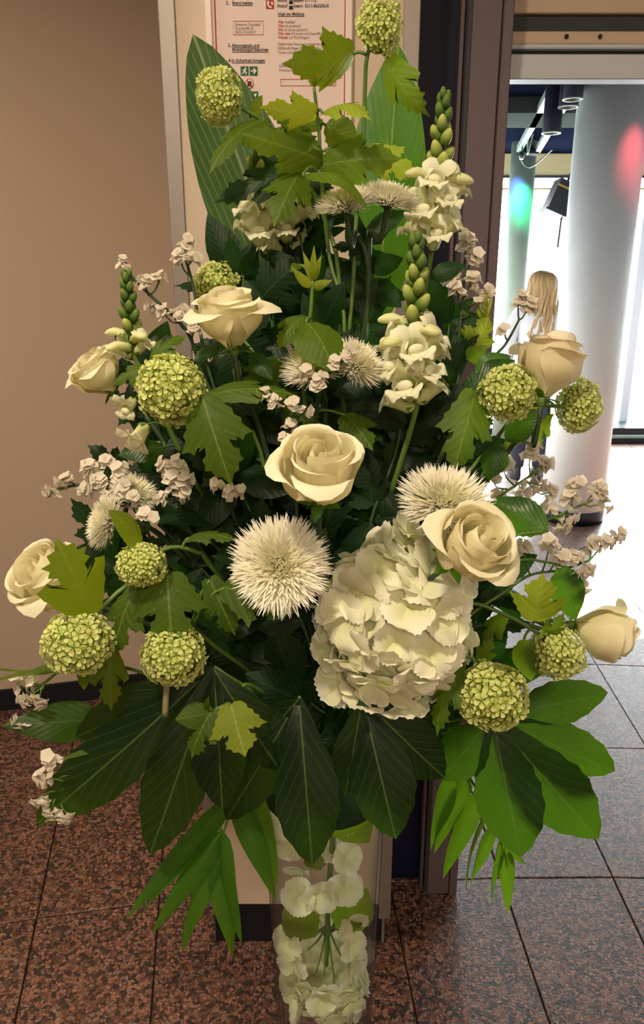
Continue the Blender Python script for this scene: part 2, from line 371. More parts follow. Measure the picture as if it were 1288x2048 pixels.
# ------------------------------------------------------------------ far room
WY = 7.80
struct(MB().box((0.1, 1.78, 0), (0.2, 8.2, 2.75)).build('wall_far_left', M['white']))
struct(MB().box((4.7, 1.6, 0), (4.8, 8.2, 2.75)).build('wall_far_right', M['white']))
struct(MB().box((2.7, 1.62, 0), (4.8, 1.75, 2.75)).build('wall_far_near', M['white']))
fc = struct(MB().box((0.1, 1.78, 2.70), (4.8, 8.2, 2.85)).build('ceiling_far', M['ceil_dark']))
bevel_box('ceiling_beam', (0.2, 5.45, 2.60), (4.7, 5.95, 2.70), simple('beam_paint', (62, 68, 66), .9, 0.0), fc, 0.004)
wn = struct(bevel_box('window_1', (0.2, WY - 0.04, 2.50), (4.7, WY + .2, 2.70), M['cream'], None, 0.004))
wn['label'] = 'bright window wall with cream header'
for k, mx in enumerate((0.22, 0.82, 1.98, 3.14, 4.30, 4.68)):
    bevel_box('mullion', (mx - 0.045, WY - 0.05, 0.14), (mx + 0.045, WY + 0.06, 2.50), M['lintel_grey'], wn, 0.004)
bevel_box('window_rail', (0.2, WY - 0.055, 2.485), (4.7, WY + .02, 2.505), M['lintel_dark'], wn, 0.003)
bevel_box('window_rail', (0.2, WY - 0.05, 2.38), (4.7, WY + .02, 2.40), M['cream'], wn, 0.003)
xs = [0.22, 0.82, 1.98, 3.14, 4.30, 4.68]
for a, b in zip(xs[:-1], xs[1:]):
    MB().box((a + .045, WY, 0.15), (b - .045, WY + 0.006, 2.49)).build('pane', M['glass'], wn)
bevel_box('sill', (0.2, 7.38, 0), (4.7, WY + .2, 0.15), M['base'], wn, 0.006)
bevel_box('sill_rail', (0.2, 7.33, 0.055), (4.7, 7.38, 0.085), M['rail'], wn, 0.004)

def column(label, px_c, py_c, Y, rad, band, mat='white'):
    c = P(px_c, py_c, Y); t = thing('round_column', label, 'column', (c.x, Y, 0))
    MB().lathe([(rad, 0), (rad, 2.70)], 40, Matrix.Translation((c.x, Y, 0))).build('shaft', M[mat], t, smooth=True)
    MB().lathe([(rad + .006, 0), (rad + .006, band), (rad, band + .004)], 40, Matrix.Translation((c.x, Y, 0))).build('base_band', M['base'], t, smooth=True)
    return t, c
col1, c1 = column('thick white round column inside the doorway with black base band', 1188, 580, 4.92, 0.205, 0.085)
col2, c2 = column('slim pale round column by the window with a blue green light spot', 1035, 480, 7.15, 0.108, 0.085, 'col_grey')
for o in (col1, col2):
    for ch in o.children:
        for p_ in ch.data.polygons: p_.use_smooth = abs(p_.normal.z) < 0.7
# ceiling spotlights
def spot(label, px, py, Y, rad, h):
    q = P(px, py, Y); t = thing('ceiling_spotlight', label, 'spotlight', (q.x, Y, q.z), 'cylinder spotlights in the far room')
    T_ = Matrix.Translation(q)
    MB().lathe([(rad, 0), (rad, h), (rad * .9, h + .004)], 28, T_, cap=False).build('housing', M['lampgrey'], t, smooth=True)
    MB().lathe([(rad, 0.0), (rad + .003, -.002), (rad + .003, -.008), (rad * .86, -.008), (rad * .82, .03)], 28, T_, cap=False).build('rim_ring', M['rail'], t, smooth=True)
    MB().lathe([(rad * .82, .03), (.001, .035)], 28, T_, cap=False).build('reflector', M['black'], t, smooth=True)
    MB().lathe([(rad * .9, h), (.001, h + .001)], 28, T_, cap=False).build('cap', M['lampgrey'], t, smooth=True)
    MB().tube([q + Vector((0, 0, h)), Vector((q.x, Y, 2.70))], .012).build('stem', M['black'], t)
spot('dark cylinder spotlight hanging lowest, in front of the pale rails', 1103, 264, 4.45, 0.049, 0.22)
spot('dark cylinder spotlight at the column edge, second from the front', 1137, 212, 4.3, 0.050, 0.24)
spot('uppermost dark cylinder spotlight beside the column top', 1146, 196, 3.9, 0.044, 0.24)
# pale light rails under the ceiling
rl = thing('light_rail', 'pale twin light rail running to the slim column', 'light rail', tuple(G(1075, 240, 2.60)))
for (a, b) in (((1122, 150), (1038, 304)), ((1166, 150), (1075, 306))):
    A = G(*a, 2.60); B = G(*b, 2.60); d = (B - A).normalized(); n_ = Vector((0, 0, 1)).cross(d) * .022
    vs = []
    for z_ in (0, .045):
        for q in (A - n_, A + n_, B + n_, B - n_): vs.append(q + Vector((0, 0, z_)))
    add('rail', mesh('rail', vs, [(0,3,2,1),(4,5,6,7),(0,1,5,4),(1,2,6,5),(2,3,7,6),(3,0,4,7)], None, False), M['rail'], rl)
A = G(1038, 303, 2.60); B = G(1075, 305, 2.60)
MB().tube([A, B], .03, .03, 6, 1).build('cross_bar', M['black'], rl)
MB().tube([A, A.lerp(B, .3) + Vector((0, 0, -.10)), A.lerp(B, .8) + Vector((0, 0, -.11)), B + Vector((.12, 0, .02))], .006, .006, 6, 6).build('cable', M['rail'], rl)
MB().tube([G(1066, 268, 2.6), G(1066, 268, 2.6) + Vector((-.03, 0, -.14)), G(1056, 283, 2.6)], .006, .006, 6, 6).build('cable', M['rail'], rl)
for (px, py) in ((1050, 290), (1110, 190)):
    q = G(px, py, 2.62); MB().tube([q, Vector((q.x, q.y, 2.70))], .008).build('hanger', M['black'], rl)
# small effect lamp with blue and green light on the slim column
q = P(1043, 318, 6.72); el = thing('effect_lamp', 'tiny blue green effect lamp shining down the slim column', 'lamp', tuple(q))
MB().lathe([(.012, 0), (.022, .02), (.022, .05), (.008, .06)], 14, frame((0, 0, 1), loc=q)).build('body', M['black'], el, smooth=True)
MB().lathe([(.001, -.002), (.016, -.002), (.012, 0)], 14, frame((0, 0, 1), loc=q), cap=False).build('lens', emis('lamp_lens', (.5, .9, 1.0), 12), el)
MB().tube([q + Vector((0, 0, .06)), Vector((q.x, q.y, 2.6))], .005).build('cord', M['black'], el)
for (dx, col_, dz, en) in ((-.02, (.1, .25, 1), 0.0, 2.6), (.02, (.05, 1, .45), -.12, 2.6)):
    ld = bpy.data.lights.new('effect_beam', 'SPOT'); lo = bpy.data.objects.new('effect_beam', ld); COL.objects.link(lo)
    ld.energy = en * 16; ld.color = col_; ld.spot_size = R(40); ld.spot_blend = 1.0; ld.shadow_soft_size = .02
    lo.parent = el; lo.location = (dx, 0, -.02); tgt = P(1037 + dx * 300, 375 + (-dz) * 200, 7.04) - q
    lo.rotation_euler = (-tgt).to_track_quat('Z', 'Y').to_euler()
# red accent on the thick column
ld = bpy.data.lights.new('red_accent', 'SPOT'); lo = bpy.data.objects.new('red_accent', ld); COL.objects.link(lo)
ld.energy = 12; ld.color = (1, .10, .14); ld.spot_size = R(30); ld.spot_blend = 1.0; ld.shadow_soft_size = .03
lo.location = (c1.x + .115, 4.40, 2.68); tg = Vector((c1.x + .105, 4.75, 2.22)) - lo.location
lo.rotation_euler = (-tg).to_track_quat('Z', 'Y').to_euler()
# black stage lamp half behind the column
q = P(1124, 394, 6.1); stl = thing('stage_lamp', 'black tilted stage lamp half hidden behind the thick column', 'lamp', tuple(q))
Mt = Matrix.Translation(q) @ Matrix.Rotation(R(22), 4, 'Y')
MB().box((-.085, -.09, -.12), (.085, .09, .10)).build('housing', M['black'], stl, Mt)
MB().box((-.088, -.093, .045), (.088, -.088, .058)).build('gold_band', simple('gold_band', (176, 140, 60), .4, .5, .6), stl, Mt)
MB().box((-.10, -.11, -.135), (.10, .11, -.12)).build('barn_door', M['black'], stl, Mt)
MB().tube([q + Vector((.03, 0, .10)), q + Vector((.07, 0, .25)), Vector((q.x + .07, q.y, 2.70))], .010).build('bracket', M['black'], stl)
MB().tube([q + Vector((.01, 0, -.13)), q + Vector((.005, 0, -.24)), q + Vector((.0, 0, -.36))], .008).build('hanging_cable', M['black'], stl)

# lobby ceiling lamps, with added ones brightening the left wall and the vase front
for i, (lx, ly, sz, en) in enumerate(LAMPS):
    t = thing('ceiling_lamp', ['added warm round ceiling lamp brightening the left wall', 'warm round ceiling lamp above the camera', 'added warm round fill lamp at the rear of the lobby', 'warm round ceiling lamp on the right of the lobby'][i], 'lamp', (lx, ly, 2.74), 'lobby ceiling lamps')
    MB().lathe([(sz * .5 + .03, 2.75), (sz * .5 + .03, 2.70), (sz * .5, 2.70), (sz * .5, 2.75)], 32, Matrix.Translation((lx, ly, 0)), cap=False).build('lamp_ring', M['alu'], t, smooth=True)
    MB().lathe([(.001, 2.735), (sz * .5, 2.735)], 32, Matrix.Translation((lx, ly, 0)), cap=False).build('diffuser', M['lamp_glow'], t)
    ld = bpy.data.lights.new('lamp_light', 'AREA'); lo = bpy.data.objects.new('lamp_light', ld); COL.objects.link(lo)
    ld.shape = 'DISK'; ld.size = sz; ld.energy = en; ld.color = LAMP_COL; lo.parent = t; lo.location = (0, 0, -.03)

# ------------------------------------------------------------------ framed notice on the pier
NY = PY - 0.012
def NP(px, py, dy=0.0): return P(px, py, NY + dy)
M['paper'] = simple('notice_paper', (226, 204, 198), 0.5, 0.4, 0, 0.01)
M['ink'] = simple('black_ink', (44, 36, 38), 0.7, 0.2)
M['ink_grey'] = simple('grey_ink', (104, 88, 88), 0.7, 0.2)
M['ink_red'] = simple('red_ink', (172, 34, 44), 0.6, 0.3)
M['ink_green'] = simple('sign_green', (34, 92, 66), 0.6, 0.3)
M['ink_white'] = simple('sign_white', (226, 222, 210), 0.6, 0.3)
nx0, nx1 = NP(409, 0).x, NP(706, 0).x; nz0 = NP(560, 322).z; nz1 = 2.24
nt = thing('fire_notice', 'framed fire safety notice with red border hanging on the pier', 'notice', ((nx0 + nx1) / 2, NY, nz0))
bevel_box('sheet', (nx0 + .006, NY, nz0 + .006), (nx1 - .006, NY + .006, nz1 - .006), M['paper'], nt, 0)
M['nframe'] = simple('white_frame', (222, 208, 198), 0.35, 0.5, 0, 0.02)
for a, b in (((nx0, nz0), (nx0 + .012, nz1)), ((nx1 - .012, nz0), (nx1, nz1)), ((nx0 + .0122, nz0), (nx1 - .0122, nz0 + .012)), ((nx0 + .0122, nz1 - .012), (nx1 - .0122, nz1))):
    bevel_box('frame_rail', (a[0], NY - .006, a[1]), (b[0], PY - .001, b[1]), M['nframe'], nt, .002)
def prt(name, x0, y0, x1, y1, mat, parent=None, lift=0.0006):
    A = NP(x0, y0); B = NP(x1, y1)
    return MB().box((A.x, NY - lift, B.z), (B.x, NY + .0005, A.z)).build(name, mat, parent or nt)
rb = thing_red = prt('red_border', 429.5, 0, 431.5, 304, M['ink_red'])
rx0, rx1 = NP(430, 60).x, NP(689, 60).x; rzb = NP(560, 305).z
for ch in (rb,): bpy.data.objects.remove(ch)
for (x0, z0, x1, z1) in ((rx0, rzb, rx0 + .0022, nz1 - .02), (rx1, rzb, rx1 + .0022, nz1 - .02), (rx0, rzb, rx1 + .0022, rzb + .0016), (rx0, nz1 - .022, rx1 + .0022, nz1 - .02)):
    MB().box((x0, NY - .0006, z0), (x1, NY + .0005, z1)).build('red_border', M['ink_red'], nt)
TEXTS = []
def text(body, px, py, hpx, mat, bold=False, under=False, wpx=None):
    cu = bpy.data.curves.new('lettering', 'FONT'); cu.body = body; cu.size = 1.0; cu.resolution_u = 2
    if bold: cu.offset = 0.018
    o = bpy.data.objects.new('lettering_source', cu); COL.objects.link(o)
    TEXTS.append((o, px, py, hpx, mat, under, wpx))
text('2.', 452, 9, 8, 'ink', True); text('Brand melden', 465, 9, 8, 'ink', True, True, 40)
text('Notruf', 555, 4, 8, 'ink', True, False, 20); text('extern 0 – 112', 587, 4, 8, 'ink', True, False, 46)
text('Notruf', 555, 15, 8, 'ink', True, False, 20); text('intern  0211-863200-0', 587, 15, 8, 'ink', True, False, 70)
text('Inhalt der Meldung:', 556, 31, 7.5, 'ink', True, True, 53)
for i, (a, b, wa, wb) in enumerate((('Wer', 'meldet?', 12, 20), ('Was', 'ist passiert?', 12, 31), ('Wo', 'ist etwas passiert?', 10, 47), ('Wie viele', 'Personen sind betroffen/verletzt?', 25, 84), ('Warten', 'auf Rückfragen!', 20, 41))):
    yy = 47 + i * 7.7
    text(a, 556, yy, 7.4, 'ink_red', True, False, wa); text(b, 556 + wa + 2.5, yy, 7.4, 'ink_grey', False, False, wb)
text('Gefährdete Personen mitnehmen', 556, 91, 7.2, 'ink_grey', False, False, 86); text('Hilfsbedürftigen Personen helfen', 556, 99.5, 7.2, 'ink_grey', False, False, 86); text('Türen schließen', 556, 108, 7.2, 'ink_grey', False, False, 42)
text('Gekenn', 558, 135, 7.2, 'ink_grey', False, False, 20); text('Anweisungen de', 558, 143, 7.2, 'ink_grey', False, False, 45)
text('Rheinturm Düsseldorf', 471, 52, 7.2, 'ink_grey', False, False, 50); text('Stromstraße 20', 471, 59.5, 7.2, 'ink_grey', False, False, 36); text('40221 Düsseldorf', 471, 66.5, 7.2, 'ink_grey', False, False, 41)
text('3.', 456, 94, 8, 'ink', True); text('Alarmsignale und', 463.5, 94, 8, 'ink', True, True, 55); text('Anweisungen beachten', 464, 102.5, 8, 'ink', True, True, 73)
text('4.', 457, 124, 8, 'ink', True); text('In Sicherheit bringen', 464, 124, 8, 'ink', True, True, 66)
text('5. Lö', 461, 225, 8, 'ink', True)
bpy.context.view_layer.update()
dg = bpy.context.evaluated_depsgraph_get()
for (o, px, py, hpx, mat, under, wpx) in TEXTS:
    me = bpy.data.meshes.new_from_object(o.evaluated_get(dg)); me.materials.clear()
    xs_ = [v.co.x for v in me.vertices]; x0_ = min(xs_); wid = max(xs_) - x0_
    q = NP(px, py); s_ = S(px, py, NY); sz = hpx * s_ * 1.05
    sx = (wpx * s_ / wid) if wpx else sz
    Mx = Matrix.Translation((q.x - x0_ * sx, NY - .0006, q.z)) @ Matrix.Rotation(R(90), 4, 'X') @ Matrix.Diagonal((sx, sz, 1, 1))
    me.name = 'lettering'; add('lettering', me, M[mat], nt, Mx)
    if under: MB().box((q.x, NY - .0006, q.z - 2.2 * s_), (q.x + wid * sx, NY + .0004, q.z - 1.2 * s_)).build('underline', M[mat], nt)
    bpy.data.objects.remove(o)
def outline(x0, y0, x1, y1, mat, w=1.0):
    for a in ((x0, y0, x1, y0 + w), (x0, y1 - w, x1, y1), (x0, y0 + w, x0 + w, y1 - w), (x1 - w, y0 + w, x1, y1 - w)): prt('box_line', *a, M[mat])
outline(466, 42, 527, 70, 'ink_red'); outline(561, 158, 672, 172, 'ink_red')
text_icons = []
def poly(name, pts, mat, parent=nt, lift=.0012):
    n = len(pts); q = [NP(*p_) for p_ in pts]
    vs = [(v.x, NY - lift, v.z) for v in q] + [(v.x, NY + .0003, v.z) for v in q]
    return add(name, mesh(name, vs, [tuple(range(n)), tuple(range(2*n-1, n-1, -1))] + [(i, i+n, (i+1) % n + n, (i+1) % n) for i in range(n)], None, False), M[mat], parent)
ic = prt('phone_symbol', 532, 0, 548, 18, M['ink_red'])
poly('handset', [(535,2),(538,2),(539,6),(537,8),(539,12),(543,13),(544,16),(539,16.5),(535,12),(534,6)], 'ink_white', ic)
poly('flame', [(543,10),(542,6),(544,2),(546,6),(546,10)], 'ink_white', ic)
for yy in (1, 12):
    poly('phone_symbol', [(578,yy+7),(578,yy+4),(580,yy+2.5),(579,yy+2),(578,yy+1),(579,yy),(585,yy),(586,yy+1),(585,yy+2),(584,yy+2.5),(586,yy+4),(586,yy+7)], 'ink')
def sq(x0, y0, mat='ink_green', s_=16.5): return prt('pictogram', x0, y0, x0 + s_, y0 + s_ * 1.12, M[mat])
a = sq(481, 133); poly('running_man', [(490,135),(492,135),(492,137),(494,140),(491,139.5),(491,143),(494,145),(493,150),(491.5,150),(492,146),(489,144.5),(487,148),(483,148.5),(483,147),(486,146.5),(488,141),(485,142),(485,140.5),(489,138.5)], 'ink_white', a)
a = sq(499, 133); poly('arrow', [(501.5,141),(508,141),(506,137.5),(508.5,136.5),(513.5,142.2),(508.5,148),(506,147),(508,143.5),(501.5,143.5)], 'ink_white', a)
a = sq(483, 183); poly('assembly_group', [(487,197),(487,190),(488.5,187.5),(490,190),(491.5,187),(493,190),(494.5,187.5),(496,190),(496,197)], 'ink_white', a)
for (x, y, dx, dy) in ((484.5,185,3,3.3),(498,185,-3,3.3),(484.5,200,3,-3.3),(498,200,-3,-3.3)): poly('corner_arrow', [(x,y),(x+dx,y),(x,y+dy)] if dx*dy > 0 else [(x,y),(x,y+dy),(x+dx,y)], 'ink_white', a)
a = sq(500.5, 183); poly('arrow', [(503,198),(508,192),(505.5,189.5),(513.5,186.5),(511.5,195.5),(509.5,193.5),(504.5,199.5)], 'ink_white', a)
cp = [(499 + 8.6 * math.cos(k * PI / 14), 167.5 + 10 * math.sin(k * PI / 14)) for k in range(28)]
a = poly('prohibition_ring', cp[::-1], 'ink_red', nt, .0010)
poly('prohibition_field', [(499 + 7.1 * math.cos(k * PI / 14), 167.5 + 8.4 * math.sin(k * PI / 14)) for k in range(28)][::-1], 'ink_white', a, .0016)
poly('lift_cabin', [(495,173),(495,163),(503,163),(503,173)][::-1], 'ink', a, .0022)
poly('prohibition_bar', [(493,161),(494.5,160),(505,174),(503.5,175)][::-1], 'ink_red', a, .0028)

# ------------------------------------------------------------------ plant library
random.seed(11)
V3 = Vector
FO = Vector((0.005, 0.90, 0.905))              # where the stems meet the foam
def half_ovate(n=16, teeth=0.035, a=0.85, fine=False):
    o = []
    for i in range(n + 1):
        y = i / n; w = math.sin(PI * y ** a) ** 0.85 if 0 < y < 1 else 0
        w = 0.5 * w * (1 - 0.25 * y); k = teeth * (1 if i % 2 else -1) if 0 < i < n else 0
        o.append((max(0, w * 1.12 + k * .5), y - k * .4, y))
    return o
def half_lance(n=10):
    return [(0.5 * (math.sin(PI * min(1, (i / n)) ** 0.62) ** 0.9 if 0 < i < n else 0.0), i / n, i / n) for i in range(n + 1)]
def half_broad(n=22):
    return [(0.5 * (math.sin(PI * (i / n) ** 1.08) ** 0.7 if 0 < i < n else 0.0), i / n, i / n) for i in range(n + 1)]
_v = [(0,0,0),(.10,-.05,.02),(.26,-.03,.05),(.36,.06,.09),(.38,.15,.13),(.48,.20,.17),(.49,.28,.20),(.60,.34,.23),(.58,.40,.26),(.74,.52,.30),(.58,.53,.33),(.50,.58,.36),(.44,.54,.38),(.36,.56,.41),(.25,.53,.47),
      (.28,.62,.55),(.38,.66,.60),(.36,.72,.66),(.40,.78,.71),(.28,.80,.77),(.24,.88,.84),(.12,.90,.92),(0,1.02,1.0)]
HALF = {'ovate': half_ovate(), 'lance': half_lance(), 'broad': half_broad(), 'fine': half_ovate(18, .018, .9), 'vib': [(x / 1.48, y, s) for x, y, s in _v],
        'vib2': [(x / 1.48 * (0.9 if i % 2 else 1.06), y + (.03 if 7 <= i <= 12 else 0), s) for i, (x, y, s) in enumerate(_v)],
        'lobe': [(0.5 * max(0, (math.sin(PI * (.06 + .94 * (i / 14)) ** 1.35) ** .85 if i < 14 else 0) + (.05 if i % 2 else -.02) * (1 if 3 < i < 14 else 0)), i / 14, i / 14) for i in range(15)]}
def leaf_geo(b, t, w, kind, roll=0.0, arch=0.10, fold=0.22, hint=None, K=3, pleat=0.0, twist=0.0, wave=0.03, rnd=None):
    rnd = rnd or random
    b = V3(b); t = V3(t); L = (t - b).length; ya = (t - b).normalized(); mid = (b + t) / 2
    N = V3(hint) if hint is not None else (CAM - mid).normalized() * 0.9 + V3((0, 0, 0.45))
    N = N - ya * N.dot(ya); N = N.normalized() if N.length > 1e-4 else ya.orthogonal().normalized()
    if roll: N = Quaternion(ya, R(roll)) @ N
    ph = rnd.uniform(0, 6.28); ph2 = rnd.uniform(0, 6.28)
    h = HALF[kind]; n = len(h); vs = []; us = []; fs = []
    for i, (xo, yo, sp) in enumerate(h):
        for k in range(-K, K + 1):
            f = abs(k) / K; x = xo * f * (1 if k >= 0 else -1); y = sp + (yo - sp) * f
            z = arch * L * 4 * y * (1 - y) - fold * w * (abs(x) * .7 + 1.3 * x * x)
            z += wave * L * (math.sin(ph + y * 7 + (2 if k > 0 else 0)) * abs(x) * 2 + .3 * math.sin(ph2 + y * 11) * abs(x))
            if pleat: z += pleat * w * math.cos((y * 3.2 - abs(x) * 14.72) * 2 * PI) * (0.3 + abs(x))
            Nn, X = N, ya.cross(N) * -1
            if twist:
                qq = Quaternion(ya, twist * y); Nn = qq @ N; X = qq @ X
            vs.append(b + X * (x * w) + ya * (y * L) + Nn * z); us.append((x, y))
    c = 2 * K + 1
    for i in range(n - 1):
        for k in range(c - 1): fs.append((i*c+k, (i+1)*c+k, (i+1)*c+k+1, i*c+k+1))
    return vs, fs, us
def leaf(parent, b, t, w, kind='vib', mat='leaf', name='leaf', **kw):
    v, f, u = leaf_geo(b, t, w, kind, **kw)
    return add(name, mesh(name, v, f, u), M[mat], parent)
def near(poly_, p):
    return min(poly_, key=lambda q: (q - p).length)
def petiole(parent, b, pts, r=.0016, mat='stem', t=None):
    q = near(pts, b); d = (q - b).length
    if d < .006: return
    mid = q.lerp(b, .55) + V3((0, 0, min(.02, d * .15)))
    v, f, u = tube_geo([q, mid, b], r * 1.2, r, 5, 3)
    add('petiole', mesh('petiole', v, f, u), M[mat], parent)
def stem_px(pts): return [P(*p_) for p_ in pts]
def stem(parent, pts, r0=.0035, r1=.0025, mat='stem', to_foam=True, n=7):
    """pts: world points from the flower down; ends in the foam"""
    pts = [V3(p_) for p_ in pts]
    if to_foam:
        e = FO + V3((random.uniform(-.035, .035), random.uniform(-.03, .03), random.uniform(-.01, .02)))
        a = pts[-1]
        if (e - a).length > .08: pts.append(a.lerp(e, .5) + V3((0, .02, .015)))
        pts.append(e)
    v, f, u = tube_geo(pts[::-1], r0, r1, n, 5)
    add('stem', mesh('stem', v, f, u), M[mat], parent)
    return catmull(pts, 5)

# ---- shared flower meshes
def floret_viburnum(seed):
    rnd = random.Random(seed); v = []; f = []; u = []
    for k in range(5):
        a = 2 * PI * k / 5 + rnd.uniform(-.12, .12); s_ = rnd.uniform(.88, 1.05); n0 = len(v); tl = rnd.uniform(.0, .18)
        def pt(r, da, z): v.append(V3((r * s_ * math.cos(a + da), r * s_ * math.sin(a + da), z + tl * r)))
        pt(.56, 0, -.10); u.append((0, .55))
        ring = [(.06, 0, -.12), (.36, -.42, -.02), (.68, -.52, .06), (.92, -.32, .10), (1.0, 0, .08), (.92, .32, .10), (.68, .52, .06), (.36, .42, -.02)]
        for (r, da, z) in ring: pt(r, da, z); u.append((0, r))
        for i in range(8): f.append((n0, n0 + 1 + i, n0 + 1 + (i + 1) % 8))
    return mesh('floret', v, f, u)
VF = [floret_viburnum(s_) for s_ in range(4)]
for m_ in VF: m_.materials.append(M['vib'])
def uv_sphere(nu=10, nv=7, sc=(1, 1, 1)):
    v = []; f = []; u = []
    for i in range(nv + 1):
        th = PI * i / nv
        for k in range(nu):
            a = 2 * PI * k / nu; v.append(V3((sc[0] * math.sin(th) * math.cos(a), sc[1] * math.sin(th) * math.sin(a), -sc[2] * math.cos(th)))); u.append((k / nu, i / nv))
    for i in range(nv):
        for k in range(nu): f.append((i*nu+k, i*nu+(k+1) % nu, (i+1)*nu+(k+1) % nu, (i+1)*nu+k))
    return v, f, u
def fib(n):
    g = PI * (3 - math.sqrt(5)); return [V3((math.sqrt(max(0, 1 - (1 - 2 * (i + .5) / n) ** 2)) * math.cos(i * g), math.sqrt(max(0, 1 - (1 - 2 * (i + .5) / n) ** 2)) * math.sin(i * g), 1 - 2 * (i + .5) / n)) for i in range(n)]
def viburnum(label, ball, spts, leaves=(), n=135, axis=None, cut=-2.0, young=False, flor=0.215):
    cx, cy, w, h, Y = ball; c = P(cx, cy, Y); s_ = S(cx, cy, Y); rx, rz = w * s_ / 2, h * s_ / 2; ry = (rx + rz) / 2
    sp = stem_px(spts) if spts else []
    t = thing('viburnum', label, 'flower', tuple(FO), 'green viburnum snowballs')
    pts = stem(t, [c] + sp, .003, .0022)
    v, f, u = uv_sphere(14, 9); add('core', mesh('core', [V3((a.x * rx * .78, a.y * ry * .78, a.z * rz * .78)) for a in v], f, u), M['vib_dot'], t, Matrix.Translation(c))
    rnd = random.Random(int(cx * 7 + cy)); fs_ = (rx + rz) / 2 * flor
    ax = axis and V3(axis).normalized()
    ph = rnd.uniform(0, 6); q0 = Matrix.Rotation(ph, 3, 'X') @ Matrix.Rotation(ph * 2, 3, 'Z')
    for i, d in enumerate(fib(n)):
        d = q0 @ d; d = (d + V3([rnd.uniform(-.05, .05) for _ in range(3)])).normalized()
        if ax and d.dot(ax) < cut: continue
        k = rnd.uniform(.86, 1.04)
        loc = c + V3((d.x * rx * k, d.y * ry * k, d.z * rz * k))
        nn = (d + V3([rnd.uniform(-.28, .28) for _ in range(3)])).normalized()
        add('floret', VF[i % 4], None, t, frame(nn, loc=loc, sc=fs_ * rnd.uniform(.85, 1.15), spin=rnd.uniform(0, 6.28)))
    for L in leaves: put_leaf(t, pts, *L)
    return t
def put_leaf(t, pts, bx, by, bY, tx, ty, tY, w, kind='vib', mat='leaf', roll=0, arch=.1, fold=.22, pet=True, **kw):
    b = P(bx, by, bY); e = P(tx, ty, tY); wm = w * S((bx + tx) / 2, (by + ty) / 2, (bY + tY) / 2)
    if pet and pts: petiole(t, b, pts)
    return leaf(t, b, e, wm, kind, mat, roll=roll, arch=arch, fold=fold, rnd=random.Random(int(bx * 13 + by * 7 + tx)), **kw)

# ---- rose
def rose_petal(phi0, r0, rm, rt, h, hw, curl, seed, point=.06, nt_=9, nu=8, z0=0.0, inw=0.0):
    rnd = random.Random(seed); v = []; f = []; u = []; w1 = rnd.uniform(0, 6.28); lean = rnd.uniform(-.08, .08)
    for i in range(nt_ + 1):
        t = i / nt_
        for k in range(nu + 1):
            x = -1 + 2 * k / nu
            tt = t * (1 - .30 * abs(x) ** 2.4 + point * (1 - abs(x)) ** 2 + .02 * math.sin(w1 + 5 * x))
            if tt < .42: r = r0 + (rm - r0) * math.sin(tt / .42 * PI / 2)
            else: r = rm + (rt - rm) * ((tt - .42) / .58) ** 1.5
            z = z0 + h * math.sin(min(tt, 1.08) * PI / 2 * .92) ** .85 if tt > 0 else z0
            e = max(0, (tt - .76) / .24)
            r += curl * e ** 2 * (.6 + .6 * abs(x)); z -= curl * .75 * e ** 2.4 * (.5 + .8 * abs(x) ** 1.5)
            r *= 1 + .025 * math.sin(w1 + 3 * x + 4 * t); r += inw * x * .08
            a = phi0 + lean * t + x * hw * (.40 + .60 * math.sin(min(1, t * 1.25) * PI / 2))
            v.append(V3((r * math.cos(a), r * math.sin(a), z))); u.append((x * .5 + .5, t))
    c = nu + 1
    for i in range(nt_):
        for k in range(nu): f.append((i*c+k, i*c+k+1, (i+1)*c+k+1, (i+1)*c+k))
    return mesh('petal', v, f, u)
def rose(label, cx, cy, w, Y, axis, spts, leaves=(), open_=1.0, mat='rose', seed=0, spin=0.0, hscale=1.0, mid=.62):
    c = P(cx, cy, Y); R_ = w * S(cx, cy, Y) / 2; ax = V3(axis).normalized(); hscale *= 1.22
    base = c - ax * (R_ * mid * hscale)
    t = thing('rose', label, 'rose', tuple(FO), 'cream roses in the arrangement')
    Mx = frame(ax, V3((.1, .9, .3)), base, (R_, R_, R_ * hscale), spin)
    rnd = random.Random(seed + 5)
    o = open_
    NP_ = 19; ang = rnd.uniform(0, 6.28)
    for k in range(NP_):
        q = k / (NP_ - 1); ang += R(137.5) + rnd.uniform(-.15, .15)
        rm = .09 + .73 * q ** .82; fl_ = max(0, (q - .45) / .55)
        rt = rm * (.62 + .34 * min(1, q * 1.6)) + .20 * o * fl_ ** 1.6; h = 1.10 + .09 * math.sin(q * PI) - .20 * fl_ ** 2
        hw = 1.9 - 1.55 * q ** .5 + .65 * q; cu = (.02 + (.05 + .15 * o) * fl_) * rnd.uniform(.5, 1.5)
        if o < .3 and q > .85 and k % 2: rt += .12; cu += .06
        add('petal', rose_petal(ang, .03 + .13 * q, rm, rt * rnd.uniform(.94, 1.07), h * rnd.uniform(.94, 1.04), max(.82, hw), cu, rnd.randint(0, 9999), point=.03 + .10 * fl_, inw=1.6 - q), M[mat], t, Mx)
    mb = MB().lathe([(.03, -.22), (.10, -.18), (.16, -.06), (.13, .02)], 10); mb.build('receptacle', M['stem'], t, Mx, True)
    for k in range(5):
        a = 2 * PI * k / 5 + .3; d = V3((math.cos(a), math.sin(a), 0))
        b = Mx @ (d * .12 + V3((0, 0, -.03))); e = Mx @ (d * .52 + V3((0, 0, rnd.uniform(-.25, .15))))
        leaf(t, b, e, R_ * .26, 'lance', 'rose_leaf', 'sepal', hint=ax, arch=.12, fold=.2, rnd=rnd)
    pts = stem(t, [base - ax * R_ * .18, base - ax * (R_ * .18 + .05)] + stem_px(spts), .0038, .003, 'stem_dark')
    for L in leaves: put_leaf(t, pts, *L)
    return t

